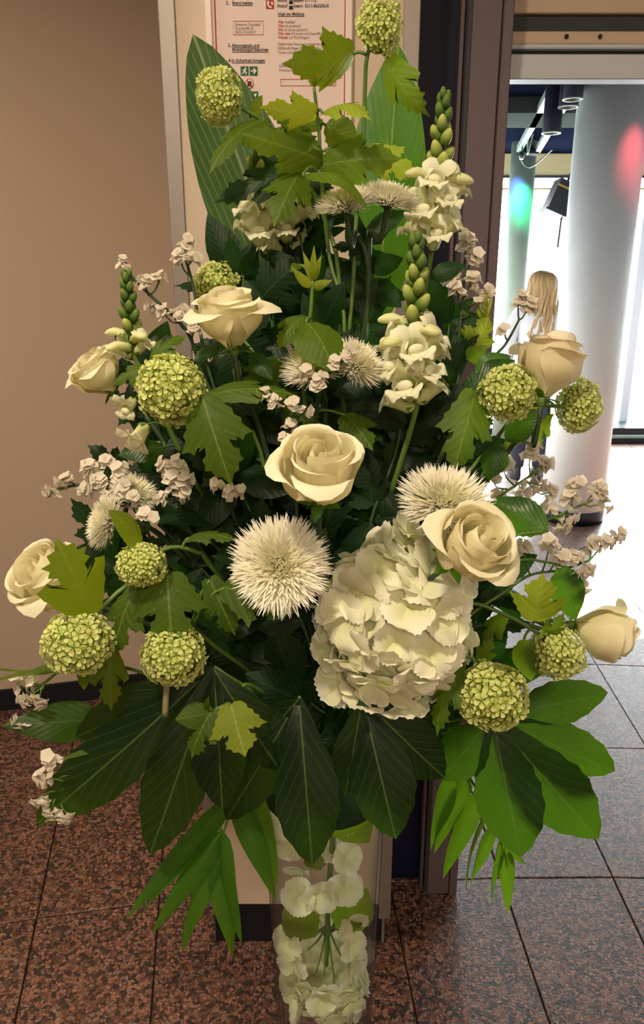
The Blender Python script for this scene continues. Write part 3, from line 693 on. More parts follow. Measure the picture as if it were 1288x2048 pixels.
# ---- chrysanthemum
def mum(label, cx, cy, w, Y, axis, spts=(), seed=0, flat=.62, n=900, dome=112, jag=.16, leaves=()):
    n = max(n, 760)
    c = P(cx, cy, Y); R_ = w * S(cx, cy, Y) / 2; ax = V3(axis).normalized(); rnd = random.Random(seed + 77)
    t = thing('chrysanthemum', label, 'flower', tuple(FO), 'white spiky chrysanthemums')
    Mx = frame(ax, V3((.1, .3, .9)), c - ax * R_ * flat * .25, R_, 0)
    mb = MB(); g = PI * (3 - math.sqrt(5)); cm = math.cos(R(dome))
    for i in range(n):
        cz = 1 - (1 - cm) * (i + .5) / n; th = math.acos(cz); a = i * g + rnd.uniform(-.15, .15); k = th / R(dome)
        ln = (0.58 + .40 * min(1, k * 1.35)) * rnd.uniform(1 - jag, 1 + jag * .7)
        d = V3((math.sin(th) * math.cos(a), math.sin(th) * math.sin(a), math.cos(th) * flat * 1.1))
        side = V3((-math.sin(a), math.cos(a), 0)); up_ = V3((-math.cos(a) * math.cos(th), -math.sin(a) * math.cos(th), math.sin(th)))
        hw = rnd.uniform(.017, .028); sway = rnd.uniform(-.16, .16); v = []; u = []; lift = rnd.uniform(.06, .26) * (.4 + .6 * k)
        for j in range(5):
            s_ = j / 4; p_ = d * (ln * (.18 + .82 * s_)) + up_ * (lift * s_ * s_ - .10 * s_ * (1 - s_)) + side * sway * s_ * s_
            wj = hw * (.7, 1.0, 1.1, .9, .12)[j]
            for q in (-1, 1): v.append(p_ + side * (q * wj)); u.append((q * .5 + .5, min(1, s_ * .55 + k * .75)))
            v.append(p_ - up_ * wj * .55); u.append((.5, min(1, s_ * .55 + k * .75)))
        f = []
        for j in range(4):
            for (p_, q) in ((0, 2), (2, 1)): f.append((j*3+p_, j*3+q, (j+1)*3+q, (j+1)*3+p_))
        mb.add(v, f, u)
    o = mb.build('petals', M['mum'], t, Mx, True); o['kind'] = 'stuff'
    MB().lathe([(.05, -.32), (.22, -.22), (.30, -.04), (.18, .05)], 12).build('calyx', M['stem_dark'], t, Mx, True)
    pts = stem(t, [c - ax * R_ * .3, c - ax * (R_ * .3 + .04)] + stem_px(spts), .0038, .003, 'stem_dark')
    for L in leaves: put_leaf(t, pts, *L)
    return t

# ---- hydrangea
def hyd_petal(seed):
    rnd = random.Random(seed); v = []; f = []; u = []; nt_, nu = 6, 10; p0 = rnd.uniform(0, 6.28); cup = rnd.uniform(.02, .22); ruf = rnd.uniform(.03, .10)
    for i in range(nt_ + 1):
        t = i / nt_
        for k in range(nu + 1):
            x = -1 + 2 * k / nu
            wv = .68 * math.sin(PI * min(1, t * .76 + .05)) ** .7 + .05
            r = t * (1 - .12 * x * x + (.05 if k % 2 else -.02) * (i == nt_))
            z = cup * (abs(x) ** 2 * .7 * t) + .34 * t - .34 * t * t + ruf * math.sin(p0 + 4.2 * x + 3 * t) * t
            v.append(V3((x * wv * (1 - .20 * max(0, t - .75) * 4 * abs(x) ** .5 * .6), r, z))); u.append((x * .5 + .5, t))
    c = nu + 1
    for i in range(nt_):
        for k in range(nu): f.append((i*c+k, i*c+k+1, (i+1)*c+k+1, (i+1)*c+k))
    me = mesh('petal', v, f, u); me.materials.append(M['hyd']); return me
HP = [hyd_petal(s_) for s_ in range(7)]
_v, _f, _u = uv_sphere(8, 5, (.075, .075, .07)); HBT = mesh('floret', _v, _f, _u); HBT.materials.append(M['hyd_core'])
def hyd_floret(t, loc, nrm, size, rnd):
    Mx = frame(nrm, loc=loc, sc=size, spin=rnd.uniform(0, 6.28)); o = add('floret', HBT, None, t, Mx)
    for k in range(4):
        Mp = Mx @ Matrix.Rotation(k * PI / 2 + rnd.uniform(-.12, .12), 4, 'Z') @ Matrix.Rotation(rnd.uniform(-.15, .50), 4, 'X') @ Matrix.Translation((0, .04, .03 * (k % 2))) @ Matrix.Diagonal((rnd.uniform(.9, 1.1), rnd.uniform(.9, 1.08), 1, 1))
        add('petal', HP[rnd.randint(0, 6)], None, o, Mp)
def hydrangea_head(t, c, rad, n, size, rnd, axis=None, cut=-2, skip=None):
    out = []
    for d in fib(n):
        d = (d + V3([rnd.uniform(-.10, .10) for _ in range(3)])).normalized()
        if axis and d.dot(axis) < cut: continue
        k = rnd.uniform(.84, 1.08); loc = c + V3((d.x * rad[0] * k, d.y * rad[1] * k, d.z * rad[2] * k))
        if skip and skip(loc): continue
        nn = (d + V3([rnd.uniform(-.55, .55) for _ in range(3)])).normalized()
        hyd_floret(t, loc, nn, size * rnd.uniform(.85, 1.15), rnd); out.append(loc)
    return out

# ---- snapdragon
def snap_bud(hook=0.0):
    v = []; f = []; u = []; n = 8
    prof = [(.10, 0), (.30, .12), (.36, .35), (.33, .62), (.22, .86), (.09, 1.0)] if not hook else [(.14, 0), (.26, .12), (.29, .35), (.28, .6), (.34, .82), (.36, .98), (.26, 1.12), (.10, 1.18)]
    for i, (r, z) in enumerate(prof):
        for k in range(n):
            a = 2 * PI * k / n; v.append(V3((r * math.cos(a), r * math.sin(a) * (1 if not hook else .8) + (.10 - hook) * z * z, z))); u.append((k / n, min(1, z)))
    for i in range(len(prof) - 1):
        for k in range(n): f.append((i*n+k, i*n+(k+1) % n, (i+1)*n+(k+1) % n, (i+1)*n+k))
    f.append(tuple((len(prof) - 1) * n + k for k in range(n))); return v, f, u
def lobe(b, d, up, side, ln, wd, cup, roll, n=5):
    """one rounded petal lobe from b along d, bending towards up"""
    v = []; f = []; u = []
    for i in range(n + 1):
        t = i / n
        for k in range(-2, 3):
            x = k / 2; w = wd * (.55 + .6 * math.sin(PI * min(1, t * .78 + .12))) * (1 if t < .99 else .62)
            p_ = b + d * ln * (math.sin(t * roll) / roll) + up * ln * ((1 - math.cos(t * roll)) / roll) + side * x * w + up * cup * (x * x) * t - d * .10 * ln * t * x * x
            v.append(p_); u.append((x * .5 + .5, .45 + .55 * t))
    for i in range(n):
        for k in range(4): f.append((i*5+k, i*5+k+1, (i+1)*5+k+1, (i+1)*5+k))
    return v, f, u
def snap_floret():
    mb = MB(); n = 10; X, Y_, Z = V3((1, 0, 0)), V3((0, 1, 0)), V3((0, 0, 1))
    prof = [(.16, 0), (.27, .10), (.28, .35), (.30, .6), (.36, .85), (.40, 1.0)]
    v = []; f = []; u = []
    for i, (r, z) in enumerate(prof):
        for k in range(n):
            a = 2 * PI * k / n; v.append(V3((r * 1.05 * math.cos(a), r * math.sin(a) - .08 * z, z))); u.append((k / n, z * .45))
    for i in range(5):
        for k in range(n): f.append((i*n+k, i*n+(k+1) % n, (i+1)*n+(k+1) % n, (i+1)*n+k))
    mb.add(v, f, u)
    for sx in (-1, 1): mb.add(*lobe(V3((sx * .20, .26, .86)), (Z * .95 + Y_ * .40 + X * sx * .25).normalized(), (Y_ * .7 - Z * .5 + X * sx * .3), (X - Y_ * sx * .5), .66, .30, .20, 1.0))
    for sx, ln in ((-1, .50), (0, .44), (1, .50)): mb.add(*lobe(V3((sx * .24, -.26, .88)), (Z * .9 - Y_ * .35 + X * sx * .45).normalized(), (-Y_ * .8 - Z * .5), (X + Y_ * sx * .5), ln * 1.2, .24, -.14, 1.7))
    sv, sf, su = uv_sphere(10, 6, (.27, .18, .18)); mb.add([p_ + V3((0, -.14, .95)) for p_ in sv], sf, [(a, .8) for a, b in su])
    return mb.v, mb.f, mb.u
_v, _f, _u = snap_bud(); SB = {k: mesh('bud', _v, _f, _u) for k in ('snap_bud', 'snap_bud_green')}
for k in SB: SB[k].materials.append(M[k])
_v, _f, _u = snap_bud(.55); SB['open'] = mesh('opening_bud', _v, _f, _u); SB['open'].materials.append(M['snap_open'])
_v, _f, _u = snap_floret(); SFL = mesh('floret', _v, _f, _u); SFL.materials.append(M['snap'])
_mb = MB()
for k in range(5):
    a = 2 * PI * k / 5; d = V3((math.cos(a), math.sin(a), 0)); _mb.add(*leaf_geo(d * .10, d * .36 + V3((0, 0, .34)), .26, 'lance', hint=d, arch=.15, fold=0, wave=0))
CALYX = mesh('calyx', _mb.v, _mb.f, _mb.u); CALYX.materials.append(M['stem'])
def snapdragon(label, spts, nb, nf, sizes, seed=0, green=.5, leaves=(), extra=(), to_foam=True):
    """spts: stem pixels from the tip down; buds on the upper part, then open florets"""
    t = thing('snapdragon', label, 'flower', tuple(FO), 'white snapdragon spikes'); rnd = random.Random(seed + 31)
    w = stem_px(spts); pts = stem(t, w, .0042, .0016, 'stem', to_foam)
    path = catmull(w, 12); m = len(path); tot = nb + nf
    s0 = S(*spts[0])
    no = max(2, int(nb * .28)); nb2 = int(nb * 1.5); tot = nb2 + nf
    cut = nb / (nb + nf)
    for i in range(tot):
        isb = i < nb2; q = i / max(1, nb2 - 1) if isb else 1.0
        k = (cut * q ** 1.15) if isb else cut + (1 - cut) * (i - nb2 + .6) / nf
        j = min(m - 2, int(k * (m - 1))); p_ = path[j]; tn = (path[j] - path[j + 1]).normalized()
        a = i * 2.4 + seed; x = tn.orthogonal().normalized(); y = tn.cross(x)
        out = x * math.cos(a) + y * math.sin(a)
        if isb:
            op = i >= nb2 - no
            sz = (sizes[0] + (sizes[1] - sizes[0]) * q) * s0; d = (out * (.30 + .55 * q) + tn * (1.0 - .35 * q)).normalized()
            if op: sz *= 1.25
            Mx = frame(d, tn, p_ + out * .002, (sz * .95, sz * .95, sz), 0)
            o = add('bud', SB['open' if op else 'snap_bud_green' if q < green else 'snap_bud'], None, t, Mx)
        else:
            out = (out + V3((0, -.45, 0))).normalized(); sz = sizes[2] * s0 * rnd.uniform(.9, 1.1); d = (out * .85 + tn * .75).normalized()
            Mx = frame(d, tn, p_ + out * .003, sz, rnd.uniform(-.3, .3))
            o = add('floret', SFL, None, t, Mx)
        add('calyx', CALYX, None, o, Mx @ Matrix.Scale(.95, 4))
    for (px, py, Y, dx, dy, dyy, sz) in extra:
        p_ = P(px, py, Y); d = V3((dx, dyy, dy)).normalized(); Mx = frame(d, V3((0, 0, 1)), p_, sz * s0, 0); o = add('floret', SFL, None, t, Mx); add('calyx', CALYX, None, o, Mx)
        petiole(t, p_, pts, .0012)
    for L in leaves: put_leaf(t, pts, *L)
    return t

# ---- statice
def statice_floret(seed):
    rnd = random.Random(seed); v = []; f = []; u = []; n = 10; p0 = rnd.uniform(0, 6)
    for i, (r, z, tv) in enumerate(((.10, 0, 0), (.30, .45, .3), (.66, .80, .9), (1.0, .88, 1.0))):
        for k in range(n):
            a = 2 * PI * k / n; rr = r * (1 + (.09 if i == 3 else .03) * (1 if k % 2 else -1) + .08 * math.sin(p0 + 2 * a) * (i > 1)); v.append(V3((rr * math.cos(a), rr * math.sin(a), z + (.13 * math.sin(p0 + 3 * a)) * (i == 3)))); u.append((k / n, tv))
    for i in range(3):
        for k in range(n): f.append((i*n+k, i*n+(k+1) % n, (i+1)*n+(k+1) % n, (i+1)*n+k))
    top = v[3*n:4*n]; m0 = len(v)
    for p_ in top: v.append(p_ + V3((0, 0, .015))); u.append((0, 1.0))
    for p_ in top: v.append(V3((p_.x * .55, p_.y * .55, p_.z * .5 + .40))); u.append((0, .95))
    v.append(V3((0, 0, .80))); u.append((0, .8)); c = len(v) - 1
    for k in range(n):
        f.append((m0+k, m0+(k+1) % n, m0+n+(k+1) % n, m0+n+k)); f.append((m0+n+k, m0+n+(k+1) % n, c))
    me = mesh('floret', v, f, u); me.materials.append(M['statice']); return me
SFT = [statice_floret(s_) for s_ in range(4)]
def statice(label, spts, heads, fl=9.5, seed=0, leaves=(), to_foam=True, mat='stem_dark'):
    """heads: (px, py, Y, dirx, diry, n, length) - a one-sided brush of papery florets"""
    t = thing('statice', label, 'flower', tuple(FO), 'white statice sprigs'); rnd = random.Random(seed + 900)
    pts = stem(t, stem_px(spts), .0026, .0016, mat, to_foam, 6)
    for (px, py, Y, dx, dy, n, ln) in heads:
        c = P(px, py, Y); s_ = S(px, py, Y); ax = V3((dx, rnd.uniform(-.25, .15), dy)).normalized(); Lm = ln * s_
        a = c - ax * Lm * .5; b = c + ax * Lm * .35
        q = near(pts, a - ax * .01)
        v, f, u = tube_geo([q, q.lerp(a, .6) + V3((0, 0, -.002)), a, b], .0013, .0008, 5, 3); add('branch', mesh('branch', v, f, u), M[mat], t)
        sd = ax.cross(V3((0, 1, 0))).normalized()
        for i in range(n):
            k = (i + .5) / n; off = rnd.uniform(0, 6.28)
            d = (ax * .75 + sd * math.cos(off) * .75 + V3((0, -1, 0)) * (abs(math.sin(off)) * .8 - .1)).normalized()
            p_ = a.lerp(b, k) + d * fl * s_ * rnd.uniform(.2, .9)
            add('floret', SFT[rnd.randint(0, 3)], None, t, frame(d, loc=p_, sc=fl * s_ * rnd.uniform(1.05, 1.5), spin=rnd.uniform(0, 6)))
    for L in leaves: put_leaf(t, pts, *L)
    return t

# ------------------------------------------------------------------ vase, foam
VX, VYc = 0.003, 0.90
def vr(z): return 0.0615 + 0.0292 * z
vt = thing('glass_vase', 'tall clear glass vase tapering towards the floor', 'vase', (VX, VYc, 0))
TV = Matrix.Translation((VX, VYc, 0)); ZT = 0.86
MB().lathe([(vr(z_), z_) for z_ in (0.0, .1, .3, .5, .7, ZT)], 56, TV, cap=False).build('outer_wall', M['vase'], vt, smooth=True)
MB().lathe([(vr(ZT) - .004, ZT)] + [(vr(z_) - .004, z_) for z_ in (.7, .5, .3, .1, .03)] + [(.001, .03)], 56, TV, cap=False).build('inner_wall', M['vase'], vt, smooth=True)
MB().lathe([(vr(ZT), ZT), (vr(ZT) - .002, ZT + .002), (vr(ZT) - .004, ZT)], 56, TV, cap=False).build('rim', M['vase'], vt, smooth=True)
MB().lathe([(.001, .001), (vr(0), .001)], 56, TV, cap=False).build('foot', M['vase'], vt, smooth=True)
MB().lathe([(.078, ZT + .004), (.088, ZT + .012), (.090, ZT + .06), (.06, ZT + .09)], 24, TV).build('foam', M['foam'], None, smooth=True)
tag(bpy.data.objects['foam'], 'dark green floral foam on the vase mouth holding the stems', 'floral foam')

# ------------------------------------------------------------------ big leaves
def fatsia(label, c, lobes, mat='fatsia'):
    cp = P(*c); t = thing('fatsia_leaf', label, 'leaf', tuple(FO), 'large dark palmate leaves'); mb = MB()
    for i, (tx, ty, tY, w) in enumerate(lobes):
        e = P(tx, ty, tY); wm = w * S((c[0] + tx) / 2, (c[1] + ty) / 2, (c[2] + tY) / 2)
        h = (CAM - cp).normalized() * .9 + V3((0, 0, -.12))
        mb.add(*leaf_geo(cp + h.normalized() * (.005 * i), e, wm, 'lobe', hint=h, arch=.07, fold=.16, wave=.03, rnd=random.Random(int(tx + ty))))
    mb.build('blade', M[mat], t, None, True)
    v, f, u = tube_geo([FO, FO.lerp(cp, .5) + V3((0, 0, .02)), cp], .003, .0024, 6, 4); add('petiole', mesh('petiole', v, f, u), M['stem'], t)
    return t
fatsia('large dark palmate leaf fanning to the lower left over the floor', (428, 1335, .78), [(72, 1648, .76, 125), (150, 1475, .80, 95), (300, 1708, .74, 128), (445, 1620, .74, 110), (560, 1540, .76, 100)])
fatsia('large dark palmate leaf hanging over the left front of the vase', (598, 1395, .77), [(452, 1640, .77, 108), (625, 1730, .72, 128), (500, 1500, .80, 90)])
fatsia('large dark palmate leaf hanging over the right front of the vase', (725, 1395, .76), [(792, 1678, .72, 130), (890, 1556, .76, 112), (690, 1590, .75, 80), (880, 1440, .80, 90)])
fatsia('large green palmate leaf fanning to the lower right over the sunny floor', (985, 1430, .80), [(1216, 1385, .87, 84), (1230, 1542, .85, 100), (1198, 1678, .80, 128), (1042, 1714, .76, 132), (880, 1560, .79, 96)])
def single(label, name, b, e, w, kind, mat, grp=None, **kw):
    B, E_ = P(*b), P(*e); t = thing(name, label, 'leaf', tuple(FO), grp)
    v, f, u = leaf_geo(B, E_, w * S((b[0] + e[0]) / 2, (b[1] + e[1]) / 2, (b[2] + e[2]) / 2), kind, rnd=random.Random(int(b[0] + e[1])), **kw)
    add('blade', mesh('blade', v, f, u), M[mat], t)
    v, f, u = tube_geo([FO + V3((0, .03, 0)), FO.lerp(B, .55) + V3((0, .04, 0)), B], .003, .0025, 6, 4); add('petiole', mesh('petiole', v, f, u), M['stem'], t)
    mr = [B.lerp(E_, k / 8) for k in range(9)]
    return t
single('tall pale green ribbed leaf rising on the left in front of the notice', 'broad_leaf', (620, 720, 1.06), (386, 68, 1.10), 205, 'broad', 'broad', None, arch=-.05, fold=.25, roll=-12, K=14, pleat=.016, wave=.012)
single('tall broad green leaf rising behind the top snowball stem', 'broad_leaf', (745, 690, 1.10), (797, 88, 1.12), 158, 'broad', 'broad2', None, arch=.03, fold=.15, roll=15, K=6, wave=.01)
single('long green leaf lying flat at the left edge above the floor', 'long_leaf', (200, 1438, .84), (2, 1452, .80), 82, 'lance', 'rose_leaf', None, arch=.06, fold=.2, roll=-20)

def palm(label, rach, leaflets):
    pts = [P(*p_) for p_ in rach]; t = thing('palm_frond', label, 'palm frond', tuple(FO), 'small palm fronds under the flowers')
    v, f, u = tube_geo([FO, FO.lerp(pts[0], .6)] + pts, .003, .0012, 6, 5); add('rachis', mesh('rachis', v, f, u), M['stem'], t)
    for i, (bx, by, bY, tx, ty, tY, ww, roll, tw) in enumerate(leaflets):
        B, E_ = P(bx, by, bY), P(tx, ty, tY); Y = (bY + tY) / 2
        leaf(t, B, E_, ww * .9 * S((bx + tx) / 2, (by + ty) / 2, Y), 'lance', 'palm', 'leaflet', roll=roll + (28 if i % 2 else -22), arch=.06, fold=.35, twist=tw, wave=.015, rnd=random.Random(i + int(bx)))
palm('bright palm frond drooping on the left of the vase', [(520, 1500, .80), (470, 1600, .79), (440, 1690, .78), (430, 1740, .78)],
     [(470, 1590, .79, 250, 1842, .77, 52, 10, .3), (455, 1630, .79, 275, 1845, .76, 50, 20, .2), (445, 1660, .78, 304, 1868, .76, 48, 0, .3), (435, 1700, .78, 363, 1908, .76, 50, -15, .2), (432, 1720, .78, 466, 1916, .75, 54, 10, -.2),
      (442, 1655, .78, 484, 1888, .76, 50, 25, -.3), (470, 1590, .79, 553, 1806, .77, 56, 20, -.3), (490, 1560, .80, 556, 1770, .79, 62, -10, -.2), (455, 1600, .80, 330, 1760, .80, 46, 0, .2)])
palm('bright palm frond drooping on the right, backlit by the window', [(900, 1500, .84), (935, 1549, .85), (975, 1615, .86), (1005, 1690, .86), (1016, 1730, .86)],
     [(906, 1548, .84, 861, 1702, .85, 46, 35, .5), (937, 1548, .85, 868, 1708, .84, 52, -10, .3), (960, 1582, .85, 886, 1758, .85, 48, 20, .4), (976, 1612, .86, 932, 1788, .86, 38, 45, .5), (992, 1645, .86, 940, 1775, .87, 36, 50, .4),
      (1004, 1676, .86, 986, 1822, .86, 32, 30, .3), (1013, 1690, .86, 1016, 1828, .86, 34, 40, -.3), (1016, 1700, .86, 1052, 1728, .88, 16, 30, 0)])

# ------------------------------------------------------------------ leafy filling
FGEO = []
for k in range(6):
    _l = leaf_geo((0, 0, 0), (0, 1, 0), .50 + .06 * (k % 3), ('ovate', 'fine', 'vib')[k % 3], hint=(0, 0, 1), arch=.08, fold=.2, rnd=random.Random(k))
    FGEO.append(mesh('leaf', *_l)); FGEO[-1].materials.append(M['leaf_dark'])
def foliage(label, spts, n, size, seed, spread=1.0, rose=False):
    t = thing('foliage_sprig', label, 'foliage', tuple(FO), 'dark leafy filling between the flowers'); rnd = random.Random(seed * 17 + 3)
    w = stem_px(spts); pts = stem(t, w, .003, .0015, 'stem_dark'); path = catmull(w, 8); m = len(path)
    n = int(n * 1.5)
    for i in range(n):
        p_ = path[int((i / max(1, n - 1)) * (m - 1) * .999)] + V3((0, rnd.uniform(-.01, .05), 0)); s_ = size * 1.12 * S(*spts[0]) * rnd.uniform(.75, 1.2)
        a = i * 2.4 + rnd.uniform(-.4, .4)
        d = V3((math.cos(a) * spread, rnd.uniform(-.35, .25), math.sin(a) * .8 * spread + .25)).normalized()
        nn = ((CAM - p_).normalized() + V3([rnd.uniform(-.7, .7) for _ in range(3)]) + V3((0, 0, .4))); nn = (nn - d * nn.dot(d)).normalized()
        Mx = Matrix((nn.cross(d) * -1, d, nn)).transposed().to_4x4()
        add('leaf', FGEO[rnd.randint(0, 5)], None, t, Matrix.Translation(p_) @ Mx @ Matrix.Scale(s_, 4))
FS = [('behind the central rose', [(640, 780, .93), (645, 900, .90), (650, 1050, .86), (655, 1200, .84)], 22, 125),
      ('between the two chrysanthemum pairs', [(600, 470, .98), (620, 580, .96), (640, 660, .94), (650, 760, .92)], 16, 100),
      ('left of the central rose under the snowball', [(400, 790, .92), (440, 880, .90), (480, 980, .88), (540, 1100, .86)], 22, 125),
      ('behind the front left chrysanthemum', [(450, 1000, .90), (500, 1080, .86), (560, 1170, .84), (610, 1260, .82)], 18, 125),
      ('right of the central rose by the snapdragon', [(790, 780, .92), (800, 860, .90), (780, 940, .88), (740, 1050, .86)], 20, 120),
      ('under the right snowball pair', [(930, 860, .93), (900, 930, .91), (860, 1020, .89), (800, 1130, .87)], 18, 110),
      ('under the big hydrangea on the right', [(1000, 1180, .90), (960, 1230, .88), (920, 1300, .86), (850, 1380, .84)], 16, 105),
      ('under the left roses', [(200, 1120, .92), (280, 1180, .90), (360, 1240, .87), (450, 1300, .84)], 18, 115),
      ('low in the middle above the vase', [(480, 1300, .86), (560, 1350, .84), (640, 1420, .83), (720, 1460, .82)], 20, 125),
      ('on the right below the hydrangea', [(960, 1350, .88), (900, 1420, .86), (830, 1450, .84), (760, 1470, .84)], 14, 115),
      ('around the dark stems under the top chrysanthemums', [(735, 460, .95), (735, 540, .95), (735, 620, .94), (730, 720, .92)], 16, 78),
      ('behind the upper left rose', [(470, 560, 1.02), (480, 650, .98), (480, 740, .94), (500, 840, .91)], 18, 110),
      ('behind the left rose and green bud spike', [(270, 720, .94), (300, 800, .92), (330, 900, .91), (390, 1020, .89)], 15, 85),
      ('right of the lower snapdragon spike', [(900, 640, .97), (890, 720, .95), (880, 800, .93), (850, 900, .90)], 14, 80),
      ('behind the far left chrysanthemum', [(240, 960, .93), (300, 1010, .91), (370, 1060, .89), (450, 1110, .87)], 14, 90),
      ('at the core behind the rose and hydrangea', [(600, 1000, .92), (680, 1080, .90), (740, 1180, .90), (700, 1300, .88)], 20, 140),
      ('filling the gap left of the front chrysanthemum', [(430, 1000, .98), (450, 1080, .96), (480, 1180, .94), (560, 1300, .92)], 16, 140),
      ('filling the gap under the left snowballs', [(300, 1230, .96), (380, 1260, .95), (440, 1300, .93), (540, 1370, .91)], 14, 130),
      ('high up under the young shoot leaves', [(600, 380, 1.02), (610, 470, 1.0), (640, 560, .98), (680, 640, .96)], 14, 85)]
for i, (lb, sp, n, sz) in enumerate(FS): foliage('dark green leafy sprig ' + lb, sp, n, sz, i)

# ------------------------------------------------------------------ viburnum snowballs with their leaves
Lf, Ly, Ld = 'leaf', 'leaf_young', 'leaf_dark'
viburnum('green viburnum snowball at the very top of the arrangement', (757, 58, 92, 112, .93), [(735, 110, .93), (730, 180, .94), (726, 290, .95), (712, 450, .95), (700, 640, .93)],
         [(706, 108, .93, 566, 128, .88, 118, 'vib', Lf, -48, .14), (775, 116, .94, 858, 232, .92, 88, 'vib2', Lf, 35, .22)], axis=(.35, -.35, .85), cut=-.55)
viburnum('yellow green viburnum snowball in front of the tall ribbed leaf', (437, 192, 88, 108, .94), [(490, 220, .95), (540, 255, .96), (596, 330, .97), (650, 440, .96), (680, 600, .94)],
         [(528, 240, .95, 420, 345, .90, 92, 'vib', Lf, 28, .12), (545, 262, .95, 640, 300, .92, 100, 'vib2', Lf, -15, .10), (500, 235, .96, 525, 190, .97, 26, 'ovate', Lf, 40, .1)])
viburnum('pale green viburnum snowball half hidden behind the upper left rose', (437, 572, 102, 92, 1.0), [(450, 660, .98), (480, 760, .95)])
viburnum('large green viburnum snowball between the left rose and the lobed leaf', (341, 778, 132, 142, .78), [(400, 785, .80), (440, 800, .84), (520, 900, .88)],
         [(405, 795, .77, 462, 968, .75, 150, 'vib', Lf, 10, .12), (420, 790, .79, 590, 790, .80, 80, 'vib2', Lf, -20, .1), (300, 735, .80, 224, 770, .80, 56, 'vib', Lf, 20, .1), (302, 735, .80, 372, 672, .82, 62, 'vib2', Lf, -20, .2)])
viburnum('green viburnum snowball in front of the red rimmed rose stem', (1016, 786, 108, 112, .82), [(955, 790, .84), (920, 830, .87), (860, 960, .88)],
         [(950, 785, .83, 905, 945, .80, 118, 'vib', Lf, -10, .1), (955, 770, .84, 1030, 720, .85, 60, 'ovate', 'rose_leaf', 10, .1)])
viburnum('green viburnum snowball at the far right against the white column', (1157, 812, 84, 108, .90), [(1110, 812, .90), (1050, 815, .90), (990, 880, .90), (900, 1000, .89)],
         [(1098, 830, .90, 1072, 910, .88, 50, 'vib2', Lf, 35, .15), (1050, 812, .90, 1090, 785, .91, 40, 'ovate', Ly, 30, .1), (1060, 850, .90, 1000, 905, .90, 44, 'vib', Lf, 20, .1)])
viburnum('small green viburnum snowball beside the left leaf cluster', (283, 1129, 98, 86, .76), [(340, 1095, .78), (395, 1105, .80), (420, 1130, .82)],
         [(284, 1088, .77, 216, 1020, .74, 58, 'ovate', Lf, 10, .1), (378, 1076, .79, 474, 1082, .77, 60, 'vib', Lf, -30, .12), (335, 1150, .77, 345, 1290, .74, 160, 'vib', Lf, 5, .1)])
viburnum('large wide viburnum snowball at the lower left edge', (157, 1284, 138, 124, .75), [(190, 1232, .77), (268, 1165, .80), (360, 1180, .84)],
         [(180, 1228, .76, 112, 1080, .73, 168, 'vib2', Lf, 0, .08), (272, 1178, .78, 232, 1310, .76, 98, 'vib', Lf, 25, .12), (215, 1290, .78, 222, 1420, .76, 84, 'vib2', Lf, -8, .1), (170, 1320, .79, 168, 1380, .79, 30, 'ovate', Lf, 10, .1)])
v9 = viburnum('pale viburnum snowball with a stubby stem below the left leaves', (347, 1310, 122, 122, .75), [(380, 1260, .79), (440, 1300, .82)],
         [(450, 1175, .78, 590, 1225, .76, 128, 'vib', Lf, -5, .1), (420, 1160, .79, 470, 1270, .78, 90, 'vib2', Lf, 10, .1)])
viburnum('large viburnum snowball at the lower right below the hydrangea', (985, 1392, 140, 132, .75), [(945, 1315, .78), (915, 1280, .80), (860, 1300, .83)],
         [(918, 1322, .77, 874, 1470, .74, 86, 'vib2', Lf, 25, .12), (960, 1325, .79, 985, 1275, .79, 48, 'vib', Lf, 0, .1)])
viburnum('viburnum snowball tucked under the pale right bud', (1115, 1305, 108, 108, .81), [(1075, 1266, .82), (1000, 1225, .84), (930, 1210, .85), (860, 1280, .85)],
         [(1048, 1278, .81, 1062, 1362, .80, 60, 'ovate', Lf, 20, .1), (1070, 1242, .82, 1085, 1148, .79, 120, 'vib', Ly, 8, .1), (1090, 1270, .81, 1128, 1225, .80, 50, 'vib2', Lf, 40, .2), (1010, 1230, .84, 965, 1290, .84, 60, 'vib2', Lf, 20, .1)])
v, f, u = tube_geo([P(345, 1340, .75), P(334, 1372, .745), P(330, 1432, .74)], .0042, .0035, 8, 4); add('stem_stub', mesh('stem_stub', v, f, u), simple('cut_stem', (122, 118, 84), .6, .3, 0, .2), v9)
# leafy shoots without a snowball
def shoot(label, spts, leaves, tip=True, r=.003):
    t = thing('viburnum_shoot', label, 'foliage', tuple(FO), 'viburnum shoots without flowers'); w = stem_px(spts); pts = stem(t, w, r, .0018)
    if tip:
        for k, (dx, dz) in enumerate(((-.010, .030), (.010, .026), (.002, .036))):
            leaf(t, w[0], w[0] + V3((dx, -.006 * k, dz)), .008, 'lance', 'leaf_young', 'bud_leaf', arch=.1, fold=.4)
    for L in leaves: put_leaf(t, pts, *L)
shoot('young viburnum shoot with yellow green leaves in front of the notice', [(628, 175, .92), (638, 260, .93), (645, 380, .94), (660, 520, .94), (690, 680, .92)],
      [(632, 226, .92, 520, 214, .88, 74, 'vib', Ly, -40, .14), (645, 226, .92, 742, 240, .88, 84, 'vib2', Ly, -30, .18), (640, 320, .93, 486, 268, .89, 108, 'vib', Lf, -22, .1), (650, 330, .93, 800, 318, .92, 112, 'vib', Lf, 15, .14),
       (605, 350, .88, 738, 424, .82, 58, 'ovate', Lf, -38, .16), (600, 345, .93, 548, 452, .88, 110, 'vib', Lf, 0, .12), (596, 345, .95, 430, 405, .94, 88, 'vib2', Ld, 0, .1), (742, 300, .96, 832, 356, .95, 80, 'vib', Ly, 10, .1), (640, 250, .94, 545, 235, .95, 60, 'vib2', Lf, -20, .1), (650, 250, .95, 720, 290, .95, 66, 'ovate', Lf, 20, .1)])
